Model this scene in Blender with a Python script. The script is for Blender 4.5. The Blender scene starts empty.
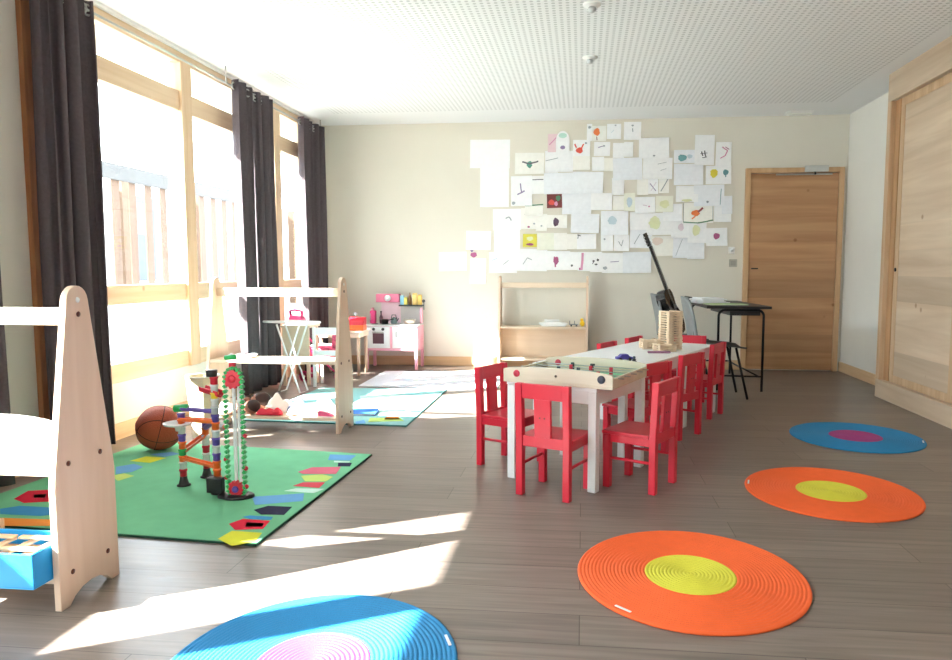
import bpy, math, random
from mathutils import Vector, Matrix
random.seed(7)
SC = bpy.context.scene
COL = SC.collection
PI = math.pi

# ------------------------------------------------------------------ camera geometry (metres)
CF, CYAW, CPITCH, CCX, CCY, CH = 732.0, math.radians(6.22), math.radians(5.13), 502.7, 335.4, 1.05
_c, _s, _cp, _sp = math.cos(CYAW), math.sin(CYAW), math.cos(CPITCH), math.sin(CPITCH)
CFW = Vector((-_s*_cp, _c*_cp, -_sp)); CRT = Vector((_c, _s, 0)); CDN = CFW.cross(CRT)
def on(u, v, ax, val):
    """point of the plane (axis ax = val) that was surveyed at photo position u, v"""
    d = CFW + (u-CCX)/CF*CRT + (v-CCY)/CF*CDN
    o = Vector((0, 0, CH)); t = (val-o[ax])/d[ax]
    return o + t*d

# ------------------------------------------------------------------ materials
def s2l(c):
    return tuple(((x/255)/12.92 if x/255 <= .04045 else (((x/255)+.055)/1.055)**2.4) for x in c)
MATS = {}
def mat(name, rgb, rough=.5, metal=0, noise=0, nscale=20, bump=0, bscale=60, spec=.5, emit=0):
    if name in MATS: return MATS[name]
    m = bpy.data.materials.new(name); m.use_nodes = True; nt = m.node_tree; N = nt.nodes; L = nt.links
    b = N['Principled BSDF']; col = s2l(rgb)
    b.inputs['Roughness'].default_value = rough; b.inputs['Metallic'].default_value = metal
    b.inputs['Specular IOR Level'].default_value = spec
    tc = N.new('ShaderNodeTexCoord')
    nz = N.new('ShaderNodeTexNoise'); nz.inputs['Scale'].default_value = nscale; nz.inputs['Detail'].default_value = 4
    L.new(tc.outputs['Object'], nz.inputs['Vector'])
    rp = N.new('ShaderNodeValToRGB'); k = noise if noise else .03
    rp.color_ramp.elements[0].position = .3; rp.color_ramp.elements[1].position = .7
    rp.color_ramp.elements[0].color = (*[c*(1-k) for c in col], 1)
    rp.color_ramp.elements[1].color = (*[min(1, c*(1+k)) for c in col], 1)
    L.new(nz.outputs['Fac'], rp.inputs['Fac']); L.new(rp.outputs['Color'], b.inputs['Base Color'])
    if bump:
        n2 = N.new('ShaderNodeTexNoise'); n2.inputs['Scale'].default_value = bscale; n2.inputs['Detail'].default_value = 3
        L.new(tc.outputs['Object'], n2.inputs['Vector'])
        bp = N.new('ShaderNodeBump'); bp.inputs['Strength'].default_value = bump; bp.inputs['Distance'].default_value = .01
        L.new(n2.outputs['Fac'], bp.inputs['Height']); L.new(bp.outputs['Normal'], b.inputs['Normal'])
    MATS[name] = m; return m

def wood(name, c0, c1, axis='X', rough=.45, sc=6, knots=True, bands=0):
    """planed timber, grain along the axis; knots and board-to-board tint"""
    if name in MATS: return MATS[name]
    m = bpy.data.materials.new(name); m.use_nodes = True; nt = m.node_tree; N = nt.nodes; L = nt.links
    b = N['Principled BSDF']; b.inputs['Roughness'].default_value = rough
    b.inputs['Specular IOR Level'].default_value = .35
    tc = N.new('ShaderNodeTexCoord'); mp = N.new('ShaderNodeMapping')
    s = [sc*4, sc*4, sc*4]; s['XYZ'.index(axis)] = sc*.25
    mp.inputs['Scale'].default_value = s
    L.new(tc.outputs['Object'], mp.inputs['Vector'])
    nz = N.new('ShaderNodeTexNoise'); nz.inputs['Scale'].default_value = 1; nz.inputs['Detail'].default_value = 6
    nz.inputs['Distortion'].default_value = .6
    L.new(mp.outputs['Vector'], nz.inputs['Vector'])
    rp = N.new('ShaderNodeValToRGB'); rp.color_ramp.elements[0].position = .3; rp.color_ramp.elements[1].position = .72
    rp.color_ramp.elements[0].color = (*s2l(c0), 1); rp.color_ramp.elements[1].color = (*s2l(c1), 1)
    L.new(nz.outputs['Fac'], rp.inputs['Fac'])
    out = rp.outputs['Color']
    if bands:
        # horizontal veneer boards of height `bands` along Z
        sx = N.new('ShaderNodeSeparateXYZ'); L.new(tc.outputs['Object'], sx.inputs[0])
        dv = N.new('ShaderNodeMath'); dv.operation = 'DIVIDE'; dv.inputs[1].default_value = bands; L.new(sx.outputs['Z'], dv.inputs[0])
        fl = N.new('ShaderNodeMath'); fl.operation = 'FLOOR'; L.new(dv.outputs[0], fl.inputs[0])
        wn = N.new('ShaderNodeTexWhiteNoise'); wn.noise_dimensions = '1D'; L.new(fl.outputs[0], wn.inputs['W'])
        hs = N.new('ShaderNodeHueSaturation'); mr = N.new('ShaderNodeMapRange')
        mr.inputs['To Min'].default_value = .84; mr.inputs['To Max'].default_value = 1.1
        L.new(wn.outputs['Value'], mr.inputs['Value']); L.new(mr.outputs[0], hs.inputs['Value']); L.new(out, hs.inputs['Color'])
        out = hs.outputs['Color']
    if knots:
        v = N.new('ShaderNodeTexVoronoi'); v.inputs['Scale'].default_value = 3.2; L.new(tc.outputs['Object'], v.inputs['Vector'])
        r2 = N.new('ShaderNodeValToRGB'); r2.color_ramp.elements[0].position = .03; r2.color_ramp.elements[1].position = .075
        r2.color_ramp.elements[0].color = (.45, .3, .2, 1); r2.color_ramp.elements[1].color = (1, 1, 1, 1)
        L.new(v.outputs['Distance'], r2.inputs['Fac'])
        mx = N.new('ShaderNodeMix'); mx.data_type = 'RGBA'; mx.blend_type = 'MULTIPLY'; mx.inputs[0].default_value = .7
        L.new(out, mx.inputs[6]); L.new(r2.outputs['Color'], mx.inputs[7]); out = mx.outputs[2]
    L.new(out, b.inputs['Base Color'])
    MATS[name] = m; return m

def floor_mat():
    m = bpy.data.materials.new('vinyl_planks'); m.use_nodes = True; nt = m.node_tree; N = nt.nodes; L = nt.links
    b = N['Principled BSDF']; b.inputs['Specular IOR Level'].default_value = .5
    tc = N.new('ShaderNodeTexCoord')
    br = N.new('ShaderNodeTexBrick'); br.inputs['Scale'].default_value = 1
    br.inputs['Brick Width'].default_value = 1.22; br.inputs['Row Height'].default_value = .18
    br.inputs['Mortar Size'].default_value = .0015; br.inputs['Bias'].default_value = 0
    br.inputs['Color1'].default_value = (*s2l((134, 122, 114)), 1); br.inputs['Color2'].default_value = (*s2l((120, 109, 102)), 1)
    br.inputs['Mortar'].default_value = (*s2l((78, 66, 60)), 1)
    L.new(tc.outputs['Object'], br.inputs['Vector'])
    mp = N.new('ShaderNodeMapping'); mp.inputs['Scale'].default_value = (1.4, 26, 1); L.new(tc.outputs['Object'], mp.inputs['Vector'])
    nz = N.new('ShaderNodeTexNoise'); nz.inputs['Scale'].default_value = 1.5; nz.inputs['Detail'].default_value = 7; nz.inputs['Distortion'].default_value = .8
    L.new(mp.outputs['Vector'], nz.inputs['Vector'])
    rp = N.new('ShaderNodeValToRGB'); rp.color_ramp.elements[0].color = (.72, .70, .68, 1); rp.color_ramp.elements[1].color = (1.18, 1.16, 1.14, 1)
    rp.color_ramp.elements[0].position = .3; rp.color_ramp.elements[1].position = .7
    L.new(nz.outputs['Fac'], rp.inputs['Fac'])
    mx = N.new('ShaderNodeMix'); mx.data_type = 'RGBA'; mx.blend_type = 'MULTIPLY'; mx.inputs[0].default_value = 1
    L.new(br.outputs['Color'], mx.inputs[6]); L.new(rp.outputs['Color'], mx.inputs[7])
    L.new(mx.outputs[2], b.inputs['Base Color'])
    r2 = N.new('ShaderNodeMapRange'); r2.inputs['To Min'].default_value = .30; r2.inputs['To Max'].default_value = .44
    L.new(nz.outputs['Fac'], r2.inputs['Value']); L.new(r2.outputs[0], b.inputs['Roughness'])
    bp = N.new('ShaderNodeBump'); bp.inputs['Strength'].default_value = .15; bp.inputs['Distance'].default_value = .002
    L.new(br.outputs['Fac'], bp.inputs['Height']); bp.invert = True; L.new(bp.outputs['Normal'], b.inputs['Normal'])
    return m

def ceiling_mat():
    """acoustic board: a square grid of round perforations, plain margin along the walls"""
    m = bpy.data.materials.new('perforated_board'); m.use_nodes = True; nt = m.node_tree; N = nt.nodes; L = nt.links
    b = N['Principled BSDF']; b.inputs['Roughness'].default_value = .85; b.inputs['Specular IOR Level'].default_value = .2
    tc = N.new('ShaderNodeTexCoord'); sx = N.new('ShaderNodeSeparateXYZ'); L.new(tc.outputs['Object'], sx.inputs[0])
    def M(op, a, bb=None, c=None):
        n = N.new('ShaderNodeMath'); n.operation = op
        for i, q in enumerate((a, bb, c)):
            if q is None: continue
            if isinstance(q, (int, float)): n.inputs[i].default_value = q
            else: L.new(q, n.inputs[i])
        return n.outputs[0]
    P = .042
    fx = M('SUBTRACT', M('FRACT', M('DIVIDE', sx.outputs['X'], P)), .5)
    fy = M('SUBTRACT', M('FRACT', M('DIVIDE', sx.outputs['Y'], P)), .5)
    d = M('SQRT', M('ADD', M('MULTIPLY', fx, fx), M('MULTIPLY', fy, fy)))
    hole = M('LESS_THAN', d, .27)  # flat dots, coloured grey for the shade inside the holes
    inx = M('MULTIPLY', M('GREATER_THAN', sx.outputs['X'], -2.50), M('LESS_THAN', sx.outputs['X'], 2.30))
    iny = M('LESS_THAN', sx.outputs['Y'], 7.30)
    msk = M('MULTIPLY', hole, M('MULTIPLY', inx, iny))
    mx = N.new('ShaderNodeMix'); mx.data_type = 'RGBA'; L.new(msk, mx.inputs[0])
    mx.inputs[6].default_value = (.84, .85, .855, 1); mx.inputs[7].default_value = (.57, .58, .585, 1)
    L.new(mx.outputs[2], b.inputs['Base Color'])
    return m

def glass_mat():
    m = bpy.data.materials.new('window_glass'); m.use_nodes = True; nt = m.node_tree; N = nt.nodes; L = nt.links
    for n in list(N):
        if n.type == 'BSDF_PRINCIPLED': N.remove(n)
    out = [n for n in N if n.type == 'OUTPUT_MATERIAL'][0]
    tr = N.new('ShaderNodeBsdfTransparent'); tr.inputs['Color'].default_value = (.95, .97, .96, 1)
    gl = N.new('ShaderNodeBsdfGlossy'); gl.inputs['Roughness'].default_value = .02
    fr = N.new('ShaderNodeLayerWeight'); fr.inputs['Blend'].default_value = .5
    pw = N.new('ShaderNodeMath'); pw.operation = 'POWER'; pw.inputs[1].default_value = 5; L.new(fr.outputs['Facing'], pw.inputs[0])
    ma = N.new('ShaderNodeMath'); ma.operation = 'MULTIPLY_ADD'; ma.inputs[1].default_value = .5; ma.inputs[2].default_value = .03; L.new(pw.outputs[0], ma.inputs[0])
    mx = N.new('ShaderNodeMixShader'); L.new(ma.outputs[0], mx.inputs[0]); L.new(tr.outputs[0], mx.inputs[1]); L.new(gl.outputs[0], mx.inputs[2])
    L.new(mx.outputs[0], out.inputs['Surface'])
    return m

W_WIN = wood('spruce_window', (212, 182, 148), (228, 204, 174), 'Y', .5, 5)
W_WINV = wood('spruce_window_upright', (208, 176, 142), (224, 198, 166), 'Z', .5, 5)
W_TRIM = wood('orange_jamb', (150, 98, 62), (182, 128, 88), 'Z', .5, 5)
W_BASE = wood('pine_skirting', (206, 172, 132), (224, 194, 156), 'Y', .5, 5)
W_BASEX = wood('pine_skirting_back', (206, 172, 132), (224, 194, 156), 'X', .5, 5)
W_DOOR = wood('oak_door', (172, 126, 88), (200, 156, 116), 'X', .45, 3.2, True, .19)
W_CAS = wood('door_casing', (198, 158, 116), (218, 182, 142), 'Z', .5, 4)
W_CAB = wood('wardrobe_board', (196, 172, 146), (218, 198, 174), 'Y', .5, 3, True, .2)
W_CABV = wood('wardrobe_upright', (190, 156, 120), (214, 184, 150), 'Z', .5, 4)
W_SHELF = wood('maple_ply', (222, 192, 166), (236, 210, 186), 'Z', .5, 3, False)
W_SHELFX = wood('maple_ply_board', (226, 204, 178), (240, 220, 196), 'X', .5, 3, False)
W_PLANK = wood('block_timber', (214, 178, 140), (234, 204, 168), 'X', .6, 8, False)
W_FACE = wood('block_timber_pale', (224, 198, 166), (238, 216, 188), 'X', .6, 8, False)
W_BOARD = wood('game_board', (212, 200, 176), (230, 220, 200), 'X', .5, 4, False)
M_WALL = mat('cream_paint', (229, 224, 211), .8, noise=.015, nscale=3, spec=.2)
M_WALLR = mat('white_paint', (232, 231, 224), .8, noise=.015, nscale=3, spec=.2)
M_WALLG = mat('grey_white_paint', (226, 222, 212), .8, noise=.015, nscale=3, spec=.2)
M_RED = mat('red_lacquer', (216, 40, 62), .32, noise=.04, nscale=8)
M_WHT = mat('white_lacquer', (240, 242, 242), .35, noise=.02)
M_WHTM = mat('white_matt', (238, 238, 236), .7)
M_BLK = mat('black_plastic', (26, 25, 26), .4)
M_DKMET = mat('black_steel', (38, 38, 40), .35, .6)
M_STEEL = mat('brushed_steel', (180, 180, 178), .3, .9)
M_GREY = mat('grey_plastic', (122, 128, 130), .4)
M_DGREY = mat('charcoal_fabric', (66, 68, 70), .8, bump=.2)
M_CURT = mat('curtain_cloth', (88, 80, 84), .9, noise=.08, nscale=60, bump=.15, bscale=300, spec=.15)
M_PAPER = mat('paper', (250, 251, 253), .8, spec=.2)
M_PINK = mat('pink_paint', (244, 176, 196), .4)
M_HPINK = mat('hot_pink', (232, 60, 130), .4)
M_SCREW = mat('dark_bolt', (96, 52, 40), .4, .3)
GLASS = glass_mat()

# ------------------------------------------------------------------ mesh builder
class MB:
    def __init__(s): s.v = []; s.f = []; s.m = []; s.sm = []; s.mats = []
    def mi(s, m):
        if m not in s.mats: s.mats.append(m)
        return s.mats.index(m)
    def add(s, vs, fs, m, smooth=False, T=None):
        o = len(s.v); k = s.mi(m)
        for p in vs:
            p = Vector(p); s.v.append(T @ p if T else p)
        for f in fs: s.f.append([i+o for i in f]); s.m.append(k); s.sm.append(smooth)
    def box(s, a, b, m, T=None):
        x0, y0, z0 = [min(p, q) for p, q in zip(a, b)]; x1, y1, z1 = [max(p, q) for p, q in zip(a, b)]
        vs = [(x0,y0,z0),(x1,y0,z0),(x1,y1,z0),(x0,y1,z0),(x0,y0,z1),(x1,y0,z1),(x1,y1,z1),(x0,y1,z1)]
        s.add(vs, [(0,3,2,1),(4,5,6,7),(0,1,5,4),(1,2,6,5),(2,3,7,6),(3,0,4,7)], m, False, T); return s
    def tube(s, pts, r, m, n=10, smooth=True, caps=True, T=None):
        """tube through points; r a number or one per point"""
        pts = [Vector(p) for p in pts]; R = r if isinstance(r, (list, tuple)) else [r]*len(pts)
        vs = []; fs = []; prev = None
        for i, p in enumerate(pts):
            t = (pts[min(i+1, len(pts)-1)]-pts[max(i-1, 0)]).normalized()
            if prev is None:
                a = t.orthogonal().normalized()
            else:
                a = (prev - t*prev.dot(t)); a = a.normalized() if a.length > 1e-6 else t.orthogonal().normalized()
            prev = a; bb = t.cross(a)
            for k in range(n):
                q = 2*PI*k/n; vs.append(p+(a*math.cos(q)+bb*math.sin(q))*R[i])
        for i in range(len(pts)-1):
            for k in range(n):
                fs.append((i*n+k, i*n+(k+1) % n, (i+1)*n+(k+1) % n, (i+1)*n+k))
        if caps:
            fs.append(tuple(reversed(range(n)))); fs.append(tuple(range((len(pts)-1)*n, len(pts)*n)))
        s.add(vs, fs, m, smooth, T); return s
    def lathe(s, prof, m, n=32, T=None, smooth=True, sx=1, sy=1):
        """profile [(r, z)...] about Z"""
        vs = []; fs = []
        for r, z in prof:
            for k in range(n):
                q = 2*PI*k/n; vs.append((r*math.cos(q)*sx, r*math.sin(q)*sy, z))
        for i in range(len(prof)-1):
            for k in range(n): fs.append((i*n+k, i*n+(k+1) % n, (i+1)*n+(k+1) % n, (i+1)*n+k))
        if prof[0][0] > 1e-5: fs.append(tuple(reversed(range(n))))
        if prof[-1][0] > 1e-5: fs.append(tuple(range((len(prof)-1)*n, len(prof)*n)))
        s.add(vs, fs, m, smooth, T); return s
    def ball(s, c, r, m, n=16, T=None):
        r = r if isinstance(r, (tuple, list)) else (r, r, r)
        h = n//2; vs = []; fs = []
        for i in range(1, h):
            a = PI*i/h
            for k in range(n):
                q = 2*PI*k/n; vs.append((c[0]+r[0]*math.sin(a)*math.cos(q), c[1]+r[1]*math.sin(a)*math.sin(q), c[2]-r[2]*math.cos(a)))
        for i in range(h-2):
            for k in range(n): fs.append((i*n+k, i*n+(k+1) % n, (i+1)*n+(k+1) % n, (i+1)*n+k))
        b = len(vs); vs.append((c[0], c[1], c[2]-r[2])); vs.append((c[0], c[1], c[2]+r[2]))
        for k in range(n):
            fs.append((b, (k+1) % n, k)); fs.append((b+1, (h-2)*n+k, (h-2)*n+(k+1) % n))
        s.add(vs, fs, m, True, T); return s
    def prism(s, poly, axis, a, b, m, T=None):
        """closed 2-D polygon swept along an axis from a to b; poly in the two other axes in order"""
        n = len(poly); vs = []
        for t in (a, b):
            for (p, q) in poly:
                vs.append({'X': (t, p, q), 'Y': (p, t, q), 'Z': (p, q, t)}[axis])
        fs = [tuple(range(n)), tuple(reversed(range(n, 2*n)))] + [(i, i+n, (i+1) % n+n, (i+1) % n) for i in range(n)]
        s.add(vs, fs, m, False, T); return s
    def build(s, name, parent=None, bevel=0, seg=2):
        me = bpy.data.meshes.new(name); me.from_pydata([tuple(v) for v in s.v], [], s.f)
        for m in s.mats: me.materials.append(m)
        for p, k, sm in zip(me.polygons, s.m, s.sm): p.material_index = k; p.use_smooth = sm
        import bmesh
        bm = bmesh.new(); bm.from_mesh(me); bmesh.ops.recalc_face_normals(bm, faces=bm.faces); bm.to_mesh(me); bm.free()
        o = bpy.data.objects.new(name, me); COL.objects.link(o)
        if parent: o.parent = parent
        if bevel:
            md = o.modifiers.new('soft_edges', 'BEVEL'); md.width = bevel; md.segments = seg; md.limit_method = 'ANGLE'
        return o
def tag(o, label=None, cat=None, group=None, kind=None):
    if label: o['label'] = label
    if cat: o['category'] = cat
    if group: o['group'] = group
    if kind: o['kind'] = kind
    return o
def thing(name, label, cat, loc=(0,0,0), rz=0, group=None):
    o = bpy.data.objects.new(name, None); COL.objects.link(o); o.empty_display_size = .1
    o.location = loc; o.rotation_euler = (0, 0, rz)
    return tag(o, label, cat, group)
def struct(name, mb, label=None, bevel=0, parent=None):
    o = mb.build(name, parent, bevel)
    if not parent: tag(o, label, None, None, 'structure')
    return o
def copy_tree(o, parent=None):
    c = o.copy(); COL.objects.link(c)
    if parent: c.parent = parent
    for ch in list(o.children): copy_tree(ch, c)
    return c
def rotm(axis, a, at=(0,0,0)):
    return Matrix.Translation(at) @ Matrix.Rotation(a, 4, axis) @ Matrix.Translation([-q for q in at])
def arc(cx, cy, r, a0, a1, n=6):
    return [(cx+r*math.cos(a0+(a1-a0)*i/n), cy+r*math.sin(a0+(a1-a0)*i/n)) for i in range(n+1)]
def bx(name, a, b, m, parent=None, bevel=.002):
    return MB().box(a, b, m).build(name, parent, bevel)

# ------------------------------------------------------------------ room shell
XL, XR, YB, YR, ZC = -2.863, 2.665, 7.889, -3.2, 2.612
Y1a, Y1b = -2.6, 2.95          # near window
Y2a, Y2b = 3.64, 7.62          # window seen in the photo
ZS, ZT = .35, 2.605
struct('floor', MB().box((XL-.2, YR-.2, -.1), (XR+.2, YB+.2, 0), floor_mat()), 'grey-brown wood-look vinyl plank floor')
struct('ceiling', MB().box((XL-.2, YR-.2, ZC), (XR+.2, YB+.2, ZC+.14), ceiling_mat()), 'white ceiling of perforated acoustic board')
struct('wall_back', MB().box((XL-.2, YB, 0), (XR+.2, YB+.2, ZC), M_WALL), 'cream painted wall covered in drawings')
struct('wall_right', MB().box((XR, YR-.2, 0), (XR+.2, YB, ZC), M_WALLR), 'white side wall beside the wardrobe')
struct('wall_rear', MB().box((XL-.2, YR-.2, 0), (XR, YR, ZC), M_WALLR))
w = MB(); xo = XL-.2
w.box((xo, YR, 0), (XL, YB, ZS), M_WALLG)
w.box((xo, YR, ZS), (XL, Y1a, ZC), M_WALLG); w.box((xo, Y1b, ZS), (XL, Y2a, ZC), M_WALLG); w.box((xo, Y2b, ZS), (XL, YB, ZC), M_WALLG)
struct('wall_left', w, 'window wall with cream paint below the sill')

def window(name, ya, yb, mull, rails, label):
    root = MB()
    fx0, fx1 = XL-.062, XL
    for (z0, z1) in rails: root.box((fx0, ya, z0), (fx1, yb, z1), W_WIN)
    o = struct(name, root, label, .004)
    up = MB()
    for (a, b) in mull: up.box((fx0-.006, a, ZS), (fx1+.022, b, ZT-.09), W_WINV)
    tag(struct('mullions', up, parent=o, bevel=.004), 'upright spruce posts of the window')
    g = MB(); g.box((XL-.045, ya, ZS+.05), (XL-.039, yb, ZT-.02), GLASS)
    tag(struct('pane', g, parent=o), 'clear glass')
    return o
rails2 = [(ZS, .468), (.831, .953), (2.175, 2.318), (2.515, 2.600)]
win = window('window_1', Y2a, Y2b, [(3.64, 3.71), (5.045, 5.185), (6.62, 6.76), (7.34, 7.62)], rails2,  # last post widened behind the curtain to block a sun streak
       'spruce framed window with three bays between the dark curtains')
tag(MB().box((XL, Y2a, 2.590), (XL+.03, Y2b, 2.612), M_WHTM).build('head_strip', win, .002), 'pale strip along the window head')
window('window_2', Y1a, Y1b, [(-2.6, -2.52), (-.95, -.81), (2.87, 2.95)], [(ZS, .468), (.97, 1.20), (2.175, 2.318), (2.515, 2.600)],
       'spruce framed window nearer the camera')
t = MB(); t.box((XL, 3.54, 0), (XL+.03, 3.64, ZC), W_TRIM); struct('trim_1', t, 'orange-brown timber jamb left of the window', .003)
t = MB(); t.box((XL, 2.97, 0), (XL+.016, 3.54, .10), W_BASE); t.box((XL, 3.64, 0), (XL+.016, YB-.016, .10), W_BASE); t.box((XL, YR, 0), (XL+.016, 2.97, .10), W_BASE)
struct('baseboard_left', t, 'pale timber skirting under the window')
t = MB(); t.box((XL+.016, YB-.016, 0), (1.655, YB, .10), W_BASEX); struct('baseboard_back', t, 'pale timber skirting along the back wall', .002)
t = MB(); t.box((XR-.016, 6.35, 0), (XR, YB-.002, .10), W_BASE); struct('baseboard_right', t, 'pale timber skirting between door and wardrobe', .002)
# eave outside
struct('trim_2', MB().box((-3.50, YR-.2, 2.6), (XL-.2, YB+1, 2.75), mat('soffit', (150, 138, 122), .8)), 'cream soffit of the roof overhang outside')

# door
d = MB(); d.box((1.655, YB-.045, 0), (1.705, YB, 2.085), W_CAS); d.box((2.575, YB-.045, 0), (2.625, YB, 2.085), W_CAS); d.box((1.705, YB-.045, 2.035), (2.575, YB, 2.085), W_CAS)
door = struct('door_1', d, 'oak door with horizontal grain in a pale casing', .003)
sl = MB().box((1.708, YB-.028, .012), (2.572, YB-.002, 2.03), W_DOOR).build('door_leaf', door, .002)
h = MB(); h.box((1.735, YB-.036, 1.055), (1.80, YB-.028, 1.068), M_DKMET); h.tube([(1.745, YB-.028, 1.062), (1.745, YB-.05, 1.062), (1.80, YB-.052, 1.062)], .005, M_DKMET)
h.build('handle', sl)
h = MB(); h.box((2.23, YB-.07, 2.038), (2.46, YB-.046, 2.10), mat('closer_grey', (205, 205, 200), .5))
h.build('door_closer', door, .004)
h = MB(); h.box((1.95, YB-.058, 2.008), (2.50, YB-.046, 2.022), M_STEEL); h.tube([(2.33, YB-.058, 2.04), (2.33, YB-.066, 2.012)], .008, M_DKMET)
h.build('closer_arm', door)

# ------------------------------------------------------------------ wardrobe on the right
WX, WY0, WY1 = 2.43, 1.2, 6.34
wd = thing('wardrobe', 'built-in pale timber wardrobe with sliding doors along the right wall', 'wardrobe', (WX, WY1, 0))
def wl(a, b): return (a[0]-WX, a[1]-WY1, a[2]), (b[0]-WX, b[1]-WY1, b[2])
MB().box(*wl((WX, WY0, 2.387), (XR-.004, WY1, ZC-.004)), W_CAB).build('header_board', wd, .003)
MB().box(*wl((WX, WY0, 0), (XR-.004, WY1, .148)), W_CAB).build('plinth', wd, .003)
MB().box(*wl((WX, WY1-.07, .148), (XR-.004, WY1, 2.387)), W_CABV).build('end_post', wd, .003)
MB().box(*wl((WX+.035, WY1-.16, .148), (WX+.09, WY1-.07, 2.387)), wood('rail_post', (170, 128, 88), (196, 154, 112), 'Z', .5, 5)).build('door_jamb', wd, .003)
y = WY1-.17; k = 0
while y > WY0+.3:
    y2 = max(WY0, y-1.02); xx = WX+.045+(.03 if k % 2 else 0)
    dr = MB(); dr.box(*wl((xx, y2, .152), (xx+.026, y, 2.384)), W_CAB); dr = dr.build('sliding_door', wd, .002)
    fr = MB()
    fr.box(*wl((xx-.006, y-.065, .152), (xx, y, 2.384)), W_CABV); fr.box(*wl((xx-.006, y2, .152), (xx, y2+.065, 2.384)), W_CABV)
    fr.box(*wl((xx-.006, y2+.065, .152), (xx, y-.065, .21)), W_CABV); fr.box(*wl((xx-.006, y2+.065, 2.32), (xx, y-.065, 2.384)), W_CABV)
    fr.build('door_frame', dr, .001)
    if k == 0:
        T = Matrix.Translation((xx-.006-WX, y-.03-WY1, 1.05)) @ Matrix.Rotation(-PI/2, 4, 'Y')
        MB().lathe([(.016, 0), (.016, .006), (.011, .008), (0.0001, .008)], M_DKMET, 16, T).build('finger_pull', dr)
    y = y2+.05; k += 1

# ------------------------------------------------------------------ ceiling and wall fittings
def disc_fit(name, label, cat, p):
    r = thing(name, label, cat, p)
    MB().lathe([(.055, 0), (.055, -.008), (.035, -.02), (.0001, -.02)], M_WHTM, 24).build('base_plate', r)
    MB().lathe([(.022, -.02), (.026, -.035), (.016, -.048), (.0001, -.05)], mat('sensor_pale', (196, 198, 198), .5), 16).build('sensor_head', r)
p = on(590, 57, 2, ZC); disc_fit('ceiling_sensor', 'small grey-white sensor on the ceiling above the long table', 'sensor', (p.x, p.y, ZC))
p = on(592, 4, 2, ZC); disc_fit('ceiling_sensor', 'small ceiling sensor at the top edge, nearer than the other one', 'sensor', (p.x, p.y, ZC))
r = thing('emergency_light', 'white emergency light on the ceiling by the door', 'light fitting', (2.12, 7.70, ZC))
MB().box((-.13, -.05, -.02), (.13, .05, 0), M_WHTM).build('housing', r, .004)
MB().box((-.115, -.04, -.035), (.115, .04, -.02), mat('diffuser', (245, 246, 240), .3)).build('diffuser', r, .006)
r = thing('wall_switch', 'grey light switch beside the door casing', 'switch', (1.557, YB, 1.119))
MB().box((-.04, -.01, -.04), (.04, 0, .04), mat('switch_grey', (186, 184, 172), .5)).build('plate', r, .002)
MB().box((-.025, -.016, -.025), (.025, -.01, .025), mat('switch_rocker', (170, 168, 158), .5)).build('rocker', r, .002)
r = thing('wall_thermostat', 'small white thermostat above the grey switch', 'thermostat', (1.535, YB, 1.25))
MB().box((-.03, -.022, -.035), (.035, 0, .035), M_WHTM).build('cover', r, .006)
MB().lathe([(.018, 0), (.018, .005), (.0001, .006)], M_WHT, 20, Matrix.Translation((.002, -.022, 0)) @ Matrix.Rotation(PI/2, 4, 'X')).build('dial', r)

# ------------------------------------------------------------------ curtains
def curtain(name, ya, yb, waves, label, x=XL+.115, amp=.045, bulge=0, z0=.03):
    r = thing(name, label, 'curtain', (x, (ya+yb)/2, 0))
    n = waves*14; vs = []; fs = []; zs = [z0, .4, .8, 1.2, 1.6, 2.0, 2.3, 2.535]
    ph = random.random()*6
    for j, z in enumerate(zs):
        f = 1-j/(len(zs)-1)
        for i in range(n+1):
            t = i/n; q = t*waves*2*PI
            yy = (t-.5)*(yb-ya)*(1+.10*f*bulge)+.012*math.sin(q*.5+ph+z)*f+.01*math.sin(2.3*q+ph)
            xx = amp*(.8+.25*math.sin(q*.31+ph))*math.cos(q)+.012*math.sin(q*.7+z*1.7)*f
            vs.append((xx, yy, z))
    W = n+1
    for j in range(len(zs)-1):
        for i in range(n): fs.append((j*W+i, j*W+i+1, (j+1)*W+i+1, (j+1)*W+i))
    m = MB(); m.add(vs, fs, M_CURT, True); o = m.build('cloth', r)
    sd = o.modifiers.new('cloth_thickness', 'SOLIDIFY'); sd.thickness = .003
    g = MB()
    for k in range(waves*2):
        t = (k+.5)/(waves*2)/1.0; q = t*waves*2*PI
        yy = (t-.5)*(yb-ya)
        pts = [(amp*math.cos(q)+.024*math.cos(a)*.35, yy+.028*math.cos(a), 2.485+.028*math.sin(a)) for a in [2*PI*i/14 for i in range(15)]]
        g.tube(pts, .006, M_STEEL, 6, caps=False)
    g.build('eyelets', r)
    return r
curtain('curtain', 3.50, 3.955, 5, 'wide dark grey-brown curtain at the left end of the window', bulge=1)
curtain('curtain', 5.60, 5.90, 2, 'dark curtain in mid window, nearer of the touching pair', x=XL+.13)
curtain('curtain', 5.93, 6.32, 3, 'dark curtain in mid window, farther of the touching pair')
curtain('curtain', 7.00, 7.56, 4, 'dark curtain at the far end of the window by the corner')
curtain('curtain', 1.80, 3.14, 9, 'drawn dark curtain beyond the left picture edge')
curtain('curtain', .86, 1.05, 2, 'narrow gathered curtain of the window nearer the camera')
def rod(y0, y1, label):
    r = thing('curtain_rod', label, 'curtain rod', (XL+.115, y0, 2.485))
    MB().tube([(0, 0, 0), (0, y1-y0, 0)], .008, M_STEEL, 10).build('pole', r)
    for yy in (.02, (y1-y0)/2, y1-y0-.02):
        MB().tube([(0, yy, .01), (0, yy, ZC-2.485)], .006, M_STEEL, 8).build('bracket', r)
rod(3.46, 7.6, 'steel rod carrying the dark curtains along the window')
rod(.6, 3.2, 'steel rod over the window nearer the camera')

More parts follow.
